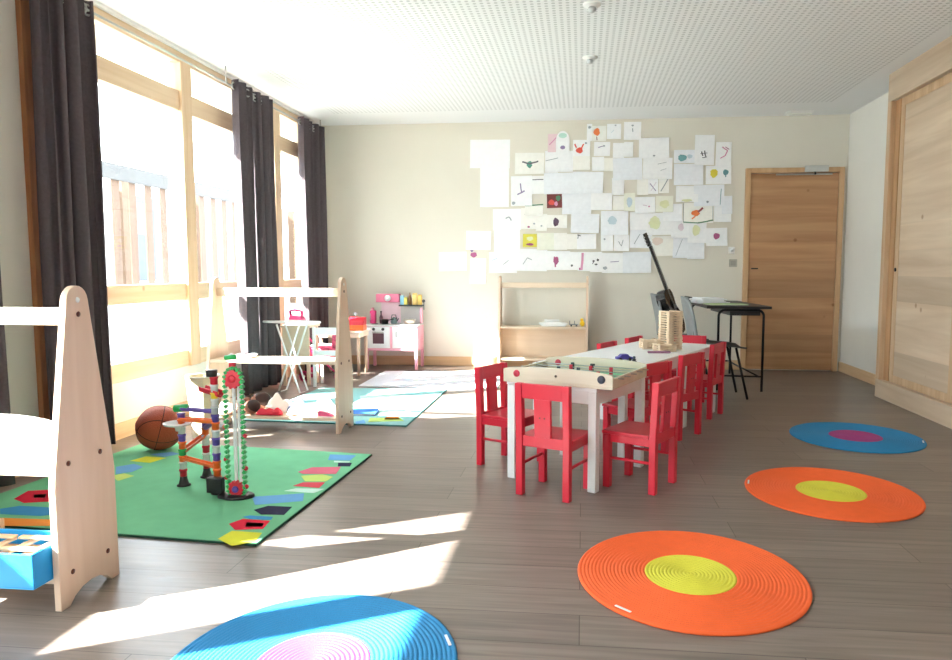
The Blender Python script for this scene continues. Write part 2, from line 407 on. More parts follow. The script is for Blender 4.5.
# ------------------------------------------------------------------ outside
struct('trim_3', MB().box((-40, -30, -.5), (XL-.2, 60, -.12), mat('paving', (176, 172, 166), .9)), 'pale paving outside the window')
sc = thing('slatted_screen', 'pale timber screen of upright slats outside the window', 'screen', (-6.6, 5.0, -.12))
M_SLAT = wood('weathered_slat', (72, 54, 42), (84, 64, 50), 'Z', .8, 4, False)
MB().box((-.03, 0, 2.44), (.03, 8.9, 2.66), mat('screen_cap', (58, 56, 55), .8)).build('top_rail', sc)
MB().box((-.10, -2, 0), (.10, 8.9, .92), mat('render_white', (240, 238, 232), .9)).build('plinth_wall', sc)
for k in range(22): MB().box((-.05, k*.4+.03, .921), (-.031, k*.4+.2, 2.64), M_SLAT).build('slat', sc)
hb = thing('neighbouring_house', 'white house front with blue-grey windows and timber posts beyond the slatted screen', 'house', (-10.5, 9, -.12))
MB().box((-3, -16, 0), (0, 30, 3.3), mat('render_white', (240, 238, 232), .9)).build('facade', hb)
for k in range(10):
    y0 = -12.2+k*3.2
    f = MB(); f.box((0, y0, .9), (.06, y0+1.1, 2.9), mat('blue_shutter', (44, 54, 64), .5)); f = f.build('shuttered_window', hb, .01)
    MB().box((.06, y0+.15, 2.0), (.07, y0+.95, 2.75), mat('dull_glass', (34, 44, 52), .2)).build('pane', f)
    MB().box((.30, y0-.9, 0), (.55, y0-.65, 3.2), mat('ochre_post', (80, 58, 40), .8)).build('post', hb)

# ------------------------------------------------------------------ round floor mats (coiled braid)
def mat_rug(cx, cy, c_out, c_in, rin, label, rz=0, a=.384, b=.418, tabang=-1.0):
    r = thing('round_mat', label, 'mat', (cx, cy, .0005), rz, 'coiled round floor mats')
    n = 30; prof = [(.0001, .009)]; m = MB()
    def ring(i0, i1, mm):
        pf = []
        for i in range(i0, i1):
            R0 = i/n; R1 = (i+1)/n
            for t in (0, .2, .5, .8): pf.append((max(.0002, R0+(R1-R0)*t), .0072+(.0034*math.sin(PI*t) if t else 0)))
        pf.append((i1/n, .0072))
        if i1 == n: pf += [(1.004, .004), (1.0, 0)]
        return pf
    k = int(round(rin*n))
    vs = []
    m.lathe(ring(0, k, c_in), c_in, 72, None, True, a, b)
    m.lathe(ring(k, n, c_out), c_out, 72, None, True, a, b)
    m.build('braid', r)
    ta = Matrix.Rotation(tabang, 4, 'Z')
    MB().box((-.03, -.004, 0), (.03, .004, .002), M_WHTM).build('sewn_tag', r)
    tg = r.children[-1]; tg.location = (a*.955*math.cos(tabang), b*.955*math.sin(tabang), .0115); tg.rotation_euler = (0, 0, tabang+PI/2)
    return r
C_OR = mat('orange_braid', (252, 106, 48), .75, bump=.3, bscale=250)
C_YE = mat('yellow_braid', (226, 220, 70), .75, bump=.3, bscale=250)
C_BL = mat('blue_braid', (36, 134, 190), .75, bump=.3, bscale=250)
C_PU = mat('purple_braid', (172, 64, 134), .75, bump=.3, bscale=250)
mat_rug(.377, 2.49, C_OR, C_YE, .41, 'orange round mat with yellow middle, the nearer orange one', tabang=-2.3)
mat_rug(1.175, 3.53, C_OR, C_YE, .41, 'farther orange round mat with yellow middle, nearer the wardrobe than the other orange mat', tabang=2.9)
mat_rug(1.715, 4.745, C_BL, C_PU, .41, 'blue round mat with purple middle, farthest of the four mats, near the wardrobe', tabang=-.35)
mat_rug(-.705, 1.79, C_BL, C_PU, .41, 'blue round mat with pink middle lying in the sun at the bottom edge', tabang=.4)

# ------------------------------------------------------------------ play rugs
def flat_poly(mb, pix, z, m, org, thick=.0012):
    P = [on(u, v, 2, z) for u, v in pix]
    mb.prism([(p.x-org[0], p.y-org[1]) for p in P], 'Z', z, z+thick, m)
RG = (-2.0, 3.35)
rug = MB(); grn = mat('green_pile', (120, 194, 150), .9, noise=.05, nscale=9, bump=.3, bscale=400, spec=.1)
cor = [(-1.225, 2.585), (-1.176, 3.965), (-2.62, 4.13), (-2.72, 2.70)]
rug.prism([(x-RG[0], y-RG[1]) for x, y in cor], 'Z', .001, .008, mat('rug_edge', (24, 74, 56), .9))
rug.prism([((x-RG[0])*.994, (y-RG[1])*.992) for x, y in cor], 'Z', .008, .0105, grn)
RC = dict(y=(222, 222, 70), r=(214, 44, 66), b=(70, 150, 204), k=(44, 44, 72), lb=(112, 168, 216), w=(196, 228, 214), r2=(226, 84, 96), yg=(196, 218, 120), p=(216, 112, 132), lg=(120, 196, 140), o=(240, 150, 70))
RM = {k: mat('rug_print_'+n, v, .9, spec=.1) for (k, v), n in zip(RC.items(), ('yellow', 'red', 'blue', 'navy', 'sky', 'mint', 'coral', 'lime', 'rose', 'leaf', 'orange'))}
rp = [('y', [(218, 539), (232, 531), (262, 533), (255, 542), (232, 546)]), ('r', [(229, 524), (243, 519), (270, 521), (263, 529), (235, 530)]),
      ('w', [(247, 522.5), (264, 523.5), (262, 527), (245, 527)]), ('b', [(243, 517), (250, 515.6), (273, 517), (271, 520), (250, 519)]), ('k', [(254, 510), (268, 506), (292, 507), (284, 515), (261, 514.5)]),
      ('lb', [(252, 497), (304, 493.5), (303, 501), (255, 505)]), ('w', [(284, 491), (296, 488.5), (324, 489), (314, 493.2)]),
      ('r2', [(293, 486), (303, 482.5), (325, 482.5), (319, 488)]), ('yg', [(301, 476), (322, 474.5), (333, 477), (326, 481.5), (305, 481.5)]),
      ('p', [(298, 472), (312, 467.5), (341, 467), (336, 474), (303, 474)]), ('k', [(338, 463), (352, 463), (350, 466.4), (338, 466.4)]),
      ('lb', [(330, 454.5), (356, 455.5), (350, 460.5), (328, 460)]), ('w', [(334, 461), (350, 461.3), (349, 462.5), (334, 462.5)]),
      ('y', [(130, 461), (146, 456.5), (166, 458), (150, 463)]), ('lb', [(116, 467), (134, 464), (143, 467), (132, 472), (116, 474)]),
      ('yg', [(112, 476), (124, 473.5), (134, 476), (118, 481)]), ('lb', [(150, 454.5), (172, 452), (180, 454), (164, 457)]),
      ('r', [(14, 499), (28, 491), (50, 490), (62, 494), (60, 501), (24, 503)]), ('w', [(34, 495), (46, 494), (45, 498), (34, 498)]),
      ('b', [(0, 509), (20, 506), (58, 508), (70, 513), (40, 516), (0, 514)]), ('o', [(0, 518), (60, 520), (66, 526), (0, 526)]), ('p', [(66, 486), (90, 484), (92, 490), (70, 491)])]
for k, px in rp: flat_poly(rug, px, .0105, RM[k], RG)
o = rug.build('play_rug'); o.location = (RG[0], RG[1], 0)
tag(o, 'green play rug printed with small houses, under the marble run', 'rug')
R2 = (-1.8, 5.5)
rug = MB()
cor = [(-1.165, 4.735), (-1.17, 6.25), (-2.30, 6.20), (-2.35, 4.80)]
rug.prism([(x-R2[0], y-R2[1]) for x, y in cor], 'Z', .001, .008, mat('mat_edge_teal', (70, 140, 140), .9))
rug.prism([((x-R2[0])*.993, (y-R2[1])*.993) for x, y in cor], 'Z', .008, .010, mat('aqua_pile', (150, 198, 196), .9, spec=.1))
for k, px in [('yg', [(370, 418), (400, 418), (404, 421), (368, 422)]), ('o', [(386, 417), (398, 416.5), (400, 419.5), (384, 420)]),
              ('w', [(360, 396), (395, 394), (424, 398), (408, 414), (362, 413)]), ('lb', [(355, 422), (364, 420), (366, 423.5), (356, 424)])]:
    flat_poly(rug, px, .010, RM[k], R2)
o = rug.build('play_mat'); o.location = (R2[0], R2[1], 0)
tag(o, 'pale aqua play mat in the sun beside the middle shelf', 'rug')
R3_ = (-1.35, 6.75)
rug = MB(); cor = [(-.74, 6.30), (-.78, 7.36), (-2.02, 7.32), (-2.0, 6.36)]
rug.prism([(x-R3_[0], y-R3_[1]) for x, y in cor], 'Z', .001, .010, mat('foam_white', (226, 224, 232), .8))
for i in range(9):
    x = -.42+i*.095+.02*math.sin(i*3); c_ = ('p', 'lb', 'yg', 'w', 'lb', 'p', 'yg', 'w', 'lb')[i]
    rug.prism([(x, -.06+.03*math.sin(i)), (x+.05, -.05), (x+.045, .09), (x+.01, .08+.02*math.cos(i))], 'Z', .010, .011, mat('pastel_'+c_, tuple(int(200+.2*v) if v < 255 else v for v in RC[c_]), .8))
o = rug.build('foam_mat'); o.location = (R3_[0], R3_[1], 0)
tag(o, 'white mat with small pastel figures in front of the play kitchen', 'rug')
p = on(362, 412, 2, .02)
r = thing('picture_book', 'flat blue book lying on the pale play mat', 'book', (p.x, p.y, .0118), .1)
MB().box((-.17, -.10, 0), (.11, .11, .002), mat('blue_cover', (60, 130, 220), .5)).build('back_cover', r)
MB().box((-.165, -.095, .002), (.105, .105, .013), M_PAPER).build('pages', r)
MB().box((-.17, -.10, .013), (.11, .11, .015), mat('blue_cover', (60, 130, 220), .5)).build('front_cover', r)

# ------------------------------------------------------------------ A-frame toy shelves
def shelf_profile(D, H, rt=.05):
    h = D/2; P = [(-h, 0), (-h*.72, 0)]
    P += [(-h*.55, .022), (-h*.3, .038), (0, .044), (h*.3, .038), (h*.55, .022)]
    P += [(h*.72, 0), (h, 0), (h*1.0, .38), (h*.97, .42)]
    P += arc(0, H-rt, rt, math.radians(8), math.radians(172), 10)
    P += [(-h*.97, .42), (-h, .38)]
    return P
def toy_shelf(name, label, W, D, H, loc, rz, levels, back=None, sidecol=None):
    """local: x = width, y = depth, panels at both ends"""
    r = thing(name, label, 'shelf', loc, rz, 'low A-sided toy shelves')
    t = .022
    for s in (-1, 1):
        pn = MB(); a, b = (W/2-t, W/2) if s > 0 else (-W/2, -W/2+t)
        pn.prism(shelf_profile(D, H), 'X', a, b, sidecol or W_SHELF)
        pn = pn.build('side_panel', r, .002)
        xo_ = b if s > 0 else a
        for (yy, zz) in [(0, H-.09), (-D*.28, .45), (D*.25, .45), (-D*.3, .105), (D*.3, .105)]:
            T = Matrix.Translation((xo_, yy, zz)) @ Matrix.Rotation(s*PI/2, 4, 'Y')
            MB().lathe([(.0085, -.0005), (.0085, .002), (.0001, .0025)], M_SCREW, 12, T).build('bolt', pn)
        T = Matrix.Translation((xo_, 0, H-.045)) @ Matrix.Rotation(s*PI/2, 4, 'Y')
        MB().lathe([(.009, -.0005), (.009, .0015), (.0001, .002)], M_WHTM, 12, T).build('bright_hole', pn)  # white disc painting the brightness seen through a round hole
    MB().box((-W/2+t, -.011, H-.125), (W/2-t, .011, H-.07), W_SHELFX).build('top_rail', r, .003)
    for z in levels:
        MB().box((-W/2+t, -D/2*.9, z-.02), (W/2-t, D/2*.9, z), W_SHELFX).build('shelf_board', r, .002)
    if back: MB().box((-W/2+t, D/2*.9-.016, back[0]), (W/2-t, D/2*.9, back[1]), W_SHELFX).build('back_panel', r, .002)
    return r
W_SHADE = W_SHELF
toy_shelf('toy_shelf', 'nearest A-sided wooden toy shelf, cut by the left edge, holding a blue box', 1.0, .285, 1.0, (-2.085, 2.152, 0), 0, (.10, .44))
toy_shelf('toy_shelf', 'A-sided wooden toy shelf with dolls, standing behind the green rug', .90, .27, 1.0, (-1.985, 4.62, 0), math.radians(-2), (.10, .465))
toy_shelf('toy_shelf', 'A-sided wooden toy shelf against the back wall below the drawings', .94, .26, .985, (-.41, 7.735, 0), 0, (.12, .455), back=(.10, .435))

# things on the nearest shelf
r = thing('storage_box', 'bright blue open box of wooden planks on the nearest shelf', 'box', (-1.777, 2.035, .1008))
M_BOX = mat('blue_card', (28, 150, 214), .5)
b = MB(); b.box((-.165, -.10, 0), (.165, .10, .006), M_BOX)
b.box((-.165, -.10, .006), (.165, -.092, .108), M_BOX); b.box((-.165, .092, .006), (.165, .10, .108), M_BOX)
b.box((-.165, -.092, .006), (-.157, .092, .108), M_BOX); b.box((.157, -.092, .006), (.165, .092, .108), M_BOX)
b.build('box_body', r, .002)
pb = MB().box((-.07, -.011, -.0035), (.07, .011, .0035), W_PLANK).build('wooden_plank', None, .001)
GP = 'wooden planks in the blue box'
k = 0
for z in range(7):
    for j in range(4):
        o = pb if k == 0 else pb.copy()
        if k: COL.objects.link(o)
        lay = z % 2
        o.location = (-1.777+(-.115+.077*j if lay else (-.078 if j % 2 else .078)), 2.035+(.0 if lay else (-.045 if j < 2 else .045))+random.uniform(-.003, .003), .1008+.0105+.0155*z)
        o.rotation_euler = (0, 0, (PI/2 if lay else 0)+random.uniform(-.1, .1))
        tag(o, 'pale wooden building plank lying in the blue box', 'building block', GP); k += 1
r = thing('wooden_tray', 'low wooden tray behind the blue box on the nearest shelf', 'tray', (-2.27, 2.19, .1008))
MB().box((-.26, -.085, 0), (.28, .085, .008), W_PLANK).build('base', r)
b = MB(); b.box((-.26, -.085, .008), (.28, -.075, .09), W_PLANK); b.box((-.26, .075, .008), (.28, .085, .09), W_PLANK); b.box((-.26, -.075, .008), (-.25, .075, .09), W_PLANK); b.box((.27, -.075, .008), (.28, .075, .09), W_PLANK)
b.build('rim', r, .002)
c = MB()
for i in range(9):
    for j in range(5):
        pass
cu = []
NX, NY = 22, 8; vs = []; fs = []
for j in range(NY+1):
    for i in range(NX+1):
        u_, v_ = i/NX*2-1, j/NY*2-1
        e = (1-u_**6)*(1-v_**4)
        vs.append((u_*.36, v_*.115, .02+.10*e**.5+.015*math.sin(u_*3+1)*e))
for j in range(NY):
    for i in range(NX): fs.append((j*(NX+1)+i, j*(NX+1)+i+1, (j+1)*(NX+1)+i+1, (j+1)*(NX+1)+i))
n0 = len(vs); bot = [(v[0], v[1], 0) for v in vs]
fs += [tuple(q+n0 for q in reversed(f)) for f in fs]
edge = [i for i in range(NX+1)]+[j*(NX+1)+NX for j in range(1, NY+1)]+[NY*(NX+1)+i for i in range(NX-1, -1, -1)]+[j*(NX+1) for j in range(NY-1, 0, -1)]
fs += [(edge[i], edge[(i+1) % len(edge)], edge[(i+1) % len(edge)]+n0, edge[i]+n0) for i in range(len(edge))]
m = MB(); m.add(vs+bot, fs, mat('white_canvas', (242, 240, 234), .85, bump=.1), True)
o = m.build('floor_cushion'); o.location = (-1.99, 2.152, .4408); tag(o, 'white padded cushion on the middle board of the nearest shelf', 'cushion')

# ------------------------------------------------------------------ red children's chairs
def make_chair():
    r = thing('child_chair', '', 'chair')
    w, d = .137, .135; lg = .034
    for s in (-1, 1):   # rear posts continue up as back posts
        p = MB(); x0, x1 = (s*w, s*(w-lg))
        p.prism([(-d, 0), (-d+lg, 0), (-d+lg, .26), (-d+lg-.012, .53), (-d-.012, .53), (-d, .26)], 'X', min(x0, x1), max(x0, x1), M_RED)
        p.build('leg', r, .003)
        p = MB(); p.box((x0, d-lg, 0), (x1, d, .262), M_RED); p.build('leg', r, .003)
        p = MB(); xm = s*(w-lg/2); p.tube([(xm, -d+lg-.002, .145), (xm, d-lg+.002, .145)], .0075, M_RED, 8); p.build('stretcher', r)
    p = MB()
    p.box((-w+lg+.001, -d+.006, .235), (w-lg-.001, -d+.024, .285), M_RED); p.box((-w+lg+.001, d-.024, .225), (w-lg-.001, d-.006, .262), M_RED)
    p.box((-w+.006, -d+lg+.001, .225), (-w+.024, d-lg-.001, .262), M_RED); p.box((w-.024, -d+lg+.001, .225), (w-.006, d-lg-.001, .262), M_RED)
    p.build('seat_frame', r, .002)
    p = MB(); p.box((-w, -d+lg+.002, .263), (w, d+.008, .279), M_RED); p.box((-w+lg+.002, -d+.026, .263), (w-lg-.002, -d+lg+.001, .279), M_RED); p.build('seat', r, .003)
    p = MB()
    T = Matrix.Translation((0, -d+.004, .275)) @ Matrix.Rotation(math.radians(2.4), 4, 'X')
    p.box((-w+lg+.001, 0, .185), (w-lg-.001, .018, .255), M_RED, T); p.box((-.042, 0, .008), (.042, .018, .186), M_RED, T)
    p.build('backrest', r, .003)
    p = MB()
    for x in (-.012, .012): p.lathe([(.004, 0), (.004, .001), (.0001, .0012)], M_SCREW, 8, T @ Matrix.Translation((x, 0, .10)) @ Matrix.Rotation(PI/2, 4, 'X'))
    p.build('plug', r)
    return r
kc = make_chair()
chairs = [((-.172, 3.301), (.397, .918), 'nearest red child chair, its back to the camera at the near table end'),
          ((-.486, 3.955), (.889, -.458), 'red child chair on the left side of the near table'),
          ((.395, 3.512), (-.876, .48), 'red child chair at the right front, nearest on the right side of the tables'),
          ((.405, 4.155), (-.75, .66), 'red child chair right behind the nearest right-side chair'),
          ((.672, 4.63), (-.80, .60), 'red child chair in the middle of the right-hand row'),
          ((.955, 5.32), (-.88, .47), 'red child chair farthest back in the right-hand row, beside the black desk'),
          ((.188, 5.30), (.89, -.46), 'red child chair behind the tables, only a thin back strip showing beside the wall shelf'),
          ((.409, 5.745), (.888, -.459), 'red child chair behind the tables just left of the block tower'),
          ((.84, 5.92), (-.25, -.97), 'red child chair at the far end of the tables, right of the block tower')]
for i, (bm_, fc, lab) in enumerate(chairs):
    o = kc if i == 0 else copy_tree(kc)
    f = Vector((fc[0], fc[1], 0)).normalized()
    c = Vector((bm_[0], bm_[1], 0))+f*.12
    o.location = (c.x, c.y, 0); o.rotation_euler = (0, 0, math.atan2(f.y, f.x)-PI/2)
    tag(o, lab, 'chair', "red children's chairs around the tables")

# ------------------------------------------------------------------ white low tables in a row
NH = Vector((.888, -.459, 0)).normalized(); DH = Vector((-NH.y, NH.x, 0)); TA = math.atan2(NH.y, NH.x)
T0 = Vector((-.375, 3.618, 0))
def TP(a, b, z=0): return T0+NH*a+DH*b+Vector((0, 0, z))
def low_table(a0, a1, b0, b1, label):
    c = TP((a0+a1)/2, (b0+b1)/2); W, D = (a1-a0)/2, (b1-b0)/2
    r = thing('low_table', label, 'table', c, TA, 'white low tables pushed into a row')
    MB().box((-W, -D, .478), (W, D, .5), M_WHT).build('tabletop', r, .004)
    ap = MB()
    for (p, q) in (((-W+.046, -D+.006), (W-.046, -D+.022)), ((-W+.046, D-.022), (W-.046, D-.006)), ((-W+.006, -D+.046), (-W+.022, D-.046)), ((W-.022, -D+.046), (W-.006, D-.046))):
        ap.box((*p, .42), (*q, .4775), M_WHT)
    ap.build('apron', r, .002)
    for sx in (-1, 1):
        for sy in (-1, 1):
            MB().box((sx*W-sx*.003, sy*D-sy*.003, 0), (sx*(W-.045), sy*(D-.045), .4775), M_WHT).build('leg', r, .003)
low_table(0, .5, 0, .59, 'white low table at the near end, carrying the wooden football game')
low_table(-.25, .35, .66, 1.62, 'white low table in the middle of the row with the purple toy car')
low_table(-.25, .35, 1.635, 2.30, 'white low table at the far end of the row with the block tower')

# football game on the near table
c = Vector((-.026, 3.685, .5005))
g = thing('table_football_game', 'wooden football board game with green field and coloured discs on the near table', 'game', c, TA+math.radians(4.7))
GW, GD, GH = .285, .25, .082
MB().box((-GW, -GD, 0), (GW, GD, .012), W_BOARD).build('base_board', g, .002)
MB().box((-GW+.05, -GD+.016, .012), (GW-.014, GD-.016, .014), mat('game_green', (110, 196, 150), .6)).build('playing_field', g)
for s in (-1, 1):
    P = [(-GW, .012), (GW, .012), (GW, GH-.02)]+[(GW*math.cos(a), GH-.02+.02*math.sin(a)) for a in [PI*i/12 for i in range(1, 12)]]+[(-GW, GH-.02)]
    a, b = (-GD, -GD+.014) if s < 0 else (GD-.014, GD)
    e = MB(); e.prism(P, 'Y', a, b, W_BOARD); e = e.build('end_board', g, .002)
    for x, cc, rr in ((-GW+.075, (196, 40, 70), .017), (GW-.055, (52, 54, 70), .019), (0, (60, 54, 52), .006)):
        if s > 0 and x > .1: continue
        T = Matrix.Translation((x, a if s < 0 else a, .045)) @ Matrix.Rotation(PI/2, 4, 'X')
        d_ = MB(); d_.lathe([(rr, 0), (rr, .005), (rr*.7, .008), (.0001, .009)], mat('disc_%d_%d' % (cc[0], cc[1]), cc, .4), 20, T); d_.build('scoring_disc', e)
for s in (-1, 1):
    MB().box((s*GW, -GD+.0145, .012), (s*(GW-.013), GD-.0145, .052), W_BOARD).build('side_board', g, .002)
for k in range(5):
    y = -GD+.07+k*.09
    q = MB(); q.tube([(-GW-.03, y, .045), (GW+.03, y, .045)], .003, M_STEEL, 6)
    q = q.build('rod', g)
    for j in range(2+k % 2):
        x = -.10+j*.11+.03*(k % 2)
        MB().box((x-.009, y-.006, .019), (x+.009, y+.006, .058), mat('player_red', (196, 40, 60), .5) if k % 2 else mat('player_dark', (50, 60, 64), .5)).build('player', q, .003)
# small things on the tables
p = on(624, 359, 2, .51)
r = thing('toy_car', 'purple-blue toy car on the middle white table', 'toy', (p.x, p.y, .5008), .3)
MB().prism([(-.05, .008), (.05, .008), (.05, .022), (.03, .026), (.018, .04), (-.02, .04), (-.034, .026), (-.05, .024)], 'Y', -.022, .022, mat('violet_plastic', (70, 64, 150), .35)).build('body', r, .003)
for x in (-.03, .03):
    for y in (-.023, .023):
        MB().lathe([(.010, -.004), (.010, .004)], M_BLK, 14, Matrix.Translation((x, y, .010)) @ Matrix.Rotation(PI/2, 4, 'X')).build('wheel', r)
p = on(634, 361.5, 2, .51)
r = thing('toy_figure', 'tiny dark toy figure right of the purple toy car', 'toy', (p.x, p.y, .5008), .5)
MB().box((-.014, -.01, 0), (.014, .01, .012), M_DGREY).box((-.009, -.008, .012), (.009, .008, .026), M_DGREY).build('torso', r, .002)
MB().ball((0, 0, .033), .009, mat('fig_head', (80, 96, 110), .4), 10).build('head', r)
p = on(659, 352.5, 2, .505)
r = thing('pencil_case', 'flat mauve pencil case on the table before the block tower', 'pencil case', (p.x, p.y, .5008), .05)
MB().box((-.075, -.012, 0), (.075, .012, .014), mat('mauve_cloth', (160, 110, 136), .7)).build('case', r, .005)
MB().box((-.07, -.0015, .0142), (.07, .0015, .0155), M_STEEL).build('zip', r)

# block tower: every block is a thing
blk = MB().box((-.06, -.0125, -.004), (.06, .0125, .004), W_FACE).build('wooden_block', None, .0008)
nb = 0
def block(x, y, z, rz, lab, grp):
    global nb
    o = blk if nb == 0 else blk.copy()
    if nb: COL.objects.link(o)
    o.location = (x, y, z); o.rotation_euler = (0, 0, rz); nb += 1
    tag(o, lab, 'building block', grp)
bc = on(668, 346, 2, .5); bc = TP(-.42, 1.52)
bc = on(670, 345.5, 2, .5)
bc.y = min(bc.y, 5.16)
q = on(669.5, 340, 1, bc.y); bc.x = q.x
TZ = .5008
def course(cx, cy, z0, n, rz, half, lab, grp, step=.0165):
    for L_ in range(n):
        for s in (-1, 1):
            a = rz+(PI/2 if L_ % 2 else 0)
            ox, oy = -math.sin(a)*s*half, math.cos(a)*s*half
            block(cx+ox+random.uniform(-.002, .002), cy+oy+random.uniform(-.002, .002), z0+.0041+L_*.0083, a+random.uniform(-.05, .05), lab, grp)
course(bc.x+.005, bc.y, TZ, 32, .55, .045, 'pale wooden block in the tall block tower on the far table', 'blocks of the tower')
course(bc.x-.135, bc.y+.02, TZ, 8, .15, .045, 'pale wooden block in the low stack left of the tower', 'blocks of the low stack')
course(bc.x-.05, bc.y-.135, TZ, 6, .35, .045, 'pale wooden block in the low stack in front of the tower', 'blocks of the front stack')

# ------------------------------------------------------------------ marble run
p0 = Vector((-1.66, 3.20, .0125))
mr = thing('marble_run', 'colourful marble run of towers, chutes and a green chain lift on the green rug', 'toy', p0)
def lp(v): return (v[0]-p0.x, v[1]-p0.y, v[2]-p0.z)
cO = mat('mr_orange', (244, 110, 44), .35); cV = mat('mr_violet', (104, 84, 178), .35); cW = mat('mr_clear', (226, 228, 228), .25)
cR = mat('mr_red', (206, 36, 56), .35); cG = mat('mr_green', (44, 176, 92), .35); cK = mat('mr_black', (34, 32, 34), .4); cY = mat('mr_yellow', (236, 206, 60), .35)
cGy = mat('mr_grey', (196, 200, 204), .3)
def column(u, v0, Y, segs, label=None):
    """stack of tube segments [(height in m, material)] standing on a flared black foot"""
    b = on(u, v0, 2, .0125); x, y = b.x, Y
    b = on(u, v0-3, 1, Y); x = b.x
    MB().lathe([(.032, 0), (.032, .005), (.024, .008), (.017, .035), (.017, .045)], cK, 20, Matrix.Translation(lp((x, y, p0.z)))).build('foot', mr)
    z = p0.z+.045
    for h, m in segs:
        MB().lathe([(.0135, 0), (.0165, .003), (.0165, h*.7), (.0195, h*.74), (.0195, h-.001), (.0001, h-.001)], m, 18, Matrix.Translation(lp((x, y, z)))).build('tube_segment', mr)
        z += h
    return x, y, z
S = .0365
Y1, Y2, Y3 = 3.27, 3.42, 3.17
xa, ya, za = column(184, 490, Y1, [(S, cR), (S, cW), (S*.8, cO), (S*.9, cG), (S, cO), (S, cV), (S, cW), (S, cO), (S*.8, cV)])
MB().tube([lp((xa-.03, ya, za+.02)), lp((xa+.035, ya, za+.026))], .018, cG, 14).build('cross_tube', mr)
xb, yb_, zb = column(207, 478, Y2, [(S*.9, cR), (S*1.3, cW), (S, cR), (S*1.5, cW), (S, cO), (S, cV)])
xc, yc, zc = column(218, 497, Y3, [(S, cO), (S, cO), (S, cO), (S, cV), (S, cW), (S, cV), (S, cW), (S, cO), (S, cV), (S, cGy), (S, cW), (S*.8, cY), (S, cW), (S, cR)])
MB().lathe([(.024, 0), (.026, .03), (.0001, .03)], cK, 20, Matrix.Translation(lp((xc-.01, yc, zc)))).build('cap_cup', mr)
def chute(A, B, m, r=.012):
    A, B = Vector(A), Vector(B); d = (B-A); n = 8; L_ = d.length
    ax = d.normalized(); side = ax.cross(Vector((0, 0, 1))).normalized(); up = side.cross(ax)
    vs = []; fs = []
    ring = [(-1.2, .55), (-1.15, .0), (-.8, -.7), (0, -1), (.8, -.7), (1.15, 0), (1.2, .55), (1.0, .55), (.9, 0), (.6, -.5), (0, -.75), (-.6, -.5), (-.9, 0), (-1.0, .55)]
    for t in (0, 1):
        for (a, b) in ring: vs.append(lp(A+d*t+side*a*r*1.0+up*b*r))
    k = len(ring)
    fs = [(i, (i+1) % k, (i+1) % k+k, i+k) for i in range(k)]+[tuple(range(k)), tuple(range(2*k-1, k-1, -1))]
    q = MB(); q.add(vs, fs, m); q.build('chute', mr)
def zat(v, Y): return on(200, v, 1, Y).z
chute((xa, ya, zat(409, Y1)), (xc, yc, zat(411, Y3)), cV); chute((xa, ya, zat(419, Y1)), (xc, yc, zat(421, Y3)), cO, .014)
chute((xa, ya, zat(452, Y1)), (xb, yb_, zat(434, Y2)), cO, .014); chute((xa, ya, zat(458, Y1)), (xc, yc, zat(466, Y3)), cO, .013)
chute((xc, yc, zat(420, Y3)), (xb, yb_, zat(428, Y2)), cV, .012)
# clear funnel dish
zf = zat(424, 3.25); xf = on(181, 424, 1, 3.25).x
MB().lathe([(.012, -.03), (.016, -.012), (.062, 0), (.068, .010), (.064, .010), (.058, .004), (.014, -.008), (.009, -.03)], cW, 28, Matrix.Translation(lp((xf, 3.225, zf)))).build('funnel', mr)
# red chute at the top
chute((on(202, 388, 1, 3.2).x, 3.2, zat(388, 3.2)), (xc+.03, yc, zat(392, 3.2)), cR, .02)
# lift: black base, red sprockets, green chain on two clear posts
xl = on(236, 430, 1, 3.13).x
MB().lathe([(.085, 0), (.085, .008), (.075, .014), (.0001, .014)], cK, 28, Matrix.Translation(lp((xl-.01, 3.13, p0.z))), True, 1.0, .7).build('lift_base', mr)
MB().box(lp((xc-.03, 3.12, p0.z+.014)), lp((xc+.045, 3.155, p0.z+.085)), cK).build('gear_box', mr, .004)
zt, zbm = zat(378, 3.13), zat(487, 3.13)
def sprocket(z, R, nm):
    T = Matrix.Translation(lp((xl-.004, 3.12, z))) @ Matrix.Rotation(PI/2, 4, 'X') @ Matrix.Rotation(math.radians(0), 4, 'Y')
    q = MB(); P = []
    for i in range(48): 
        a = 2*PI*i/48; rr = R*(1.0 if (i//2) % 2 else .84); P.append((rr*math.cos(a), rr*math.sin(a)))
    q.prism(P, 'Z', -.008, .008, cR, T); q.lathe([(R*.4, .008), (R*.36, .014), (.0001, .014)], cR if nm else cV, 16, T)
    q.build('sprocket', mr)
sprocket(zt, .046, 1); sprocket(zbm, .040, 0)
hw = .040
pth = [(xl-hw, z) for z in [zbm+(zt-zbm)*i/22 for i in range(23)]]+[(xl+hw*math.cos(PI-PI*i/8), zt+.05*math.sin(PI*i/8)) for i in range(1, 8)]+[(xl+hw, zt-(zt-zbm)*i/22) for i in range(23)]
pth += [(xl+hw*math.cos(-PI*i/8), zbm-.05*math.sin(PI*i/8)) for i in range(1, 8)]
for i, (x, z) in enumerate(pth):
    x2, z2 = pth[(i+1) % len(pth)]
    a = math.atan2(z2-z, x2-x); L_ = math.hypot(x2-x, z2-z)
    T = Matrix.Translation(lp(((x+x2)/2, 3.12, (z+z2)/2))) @ Matrix.Rotation(-a, 4, 'Y')
    q = MB(); q.box((-L_*.40, -.010, -.004), (L_*.40, .010, .004), cG, T)
    q.box((-L_*.1, -.013, -.0075), (L_*.22, .013, .0075), cG, T); q.build('chain_link', mr)
for s in (-1, 1):
    MB().box(lp((xl+s*.012-.006, 3.138, p0.z+.014)), lp((xl+s*.012+.006, 3.150, zt-.02)), cW).build('lift_post', mr)
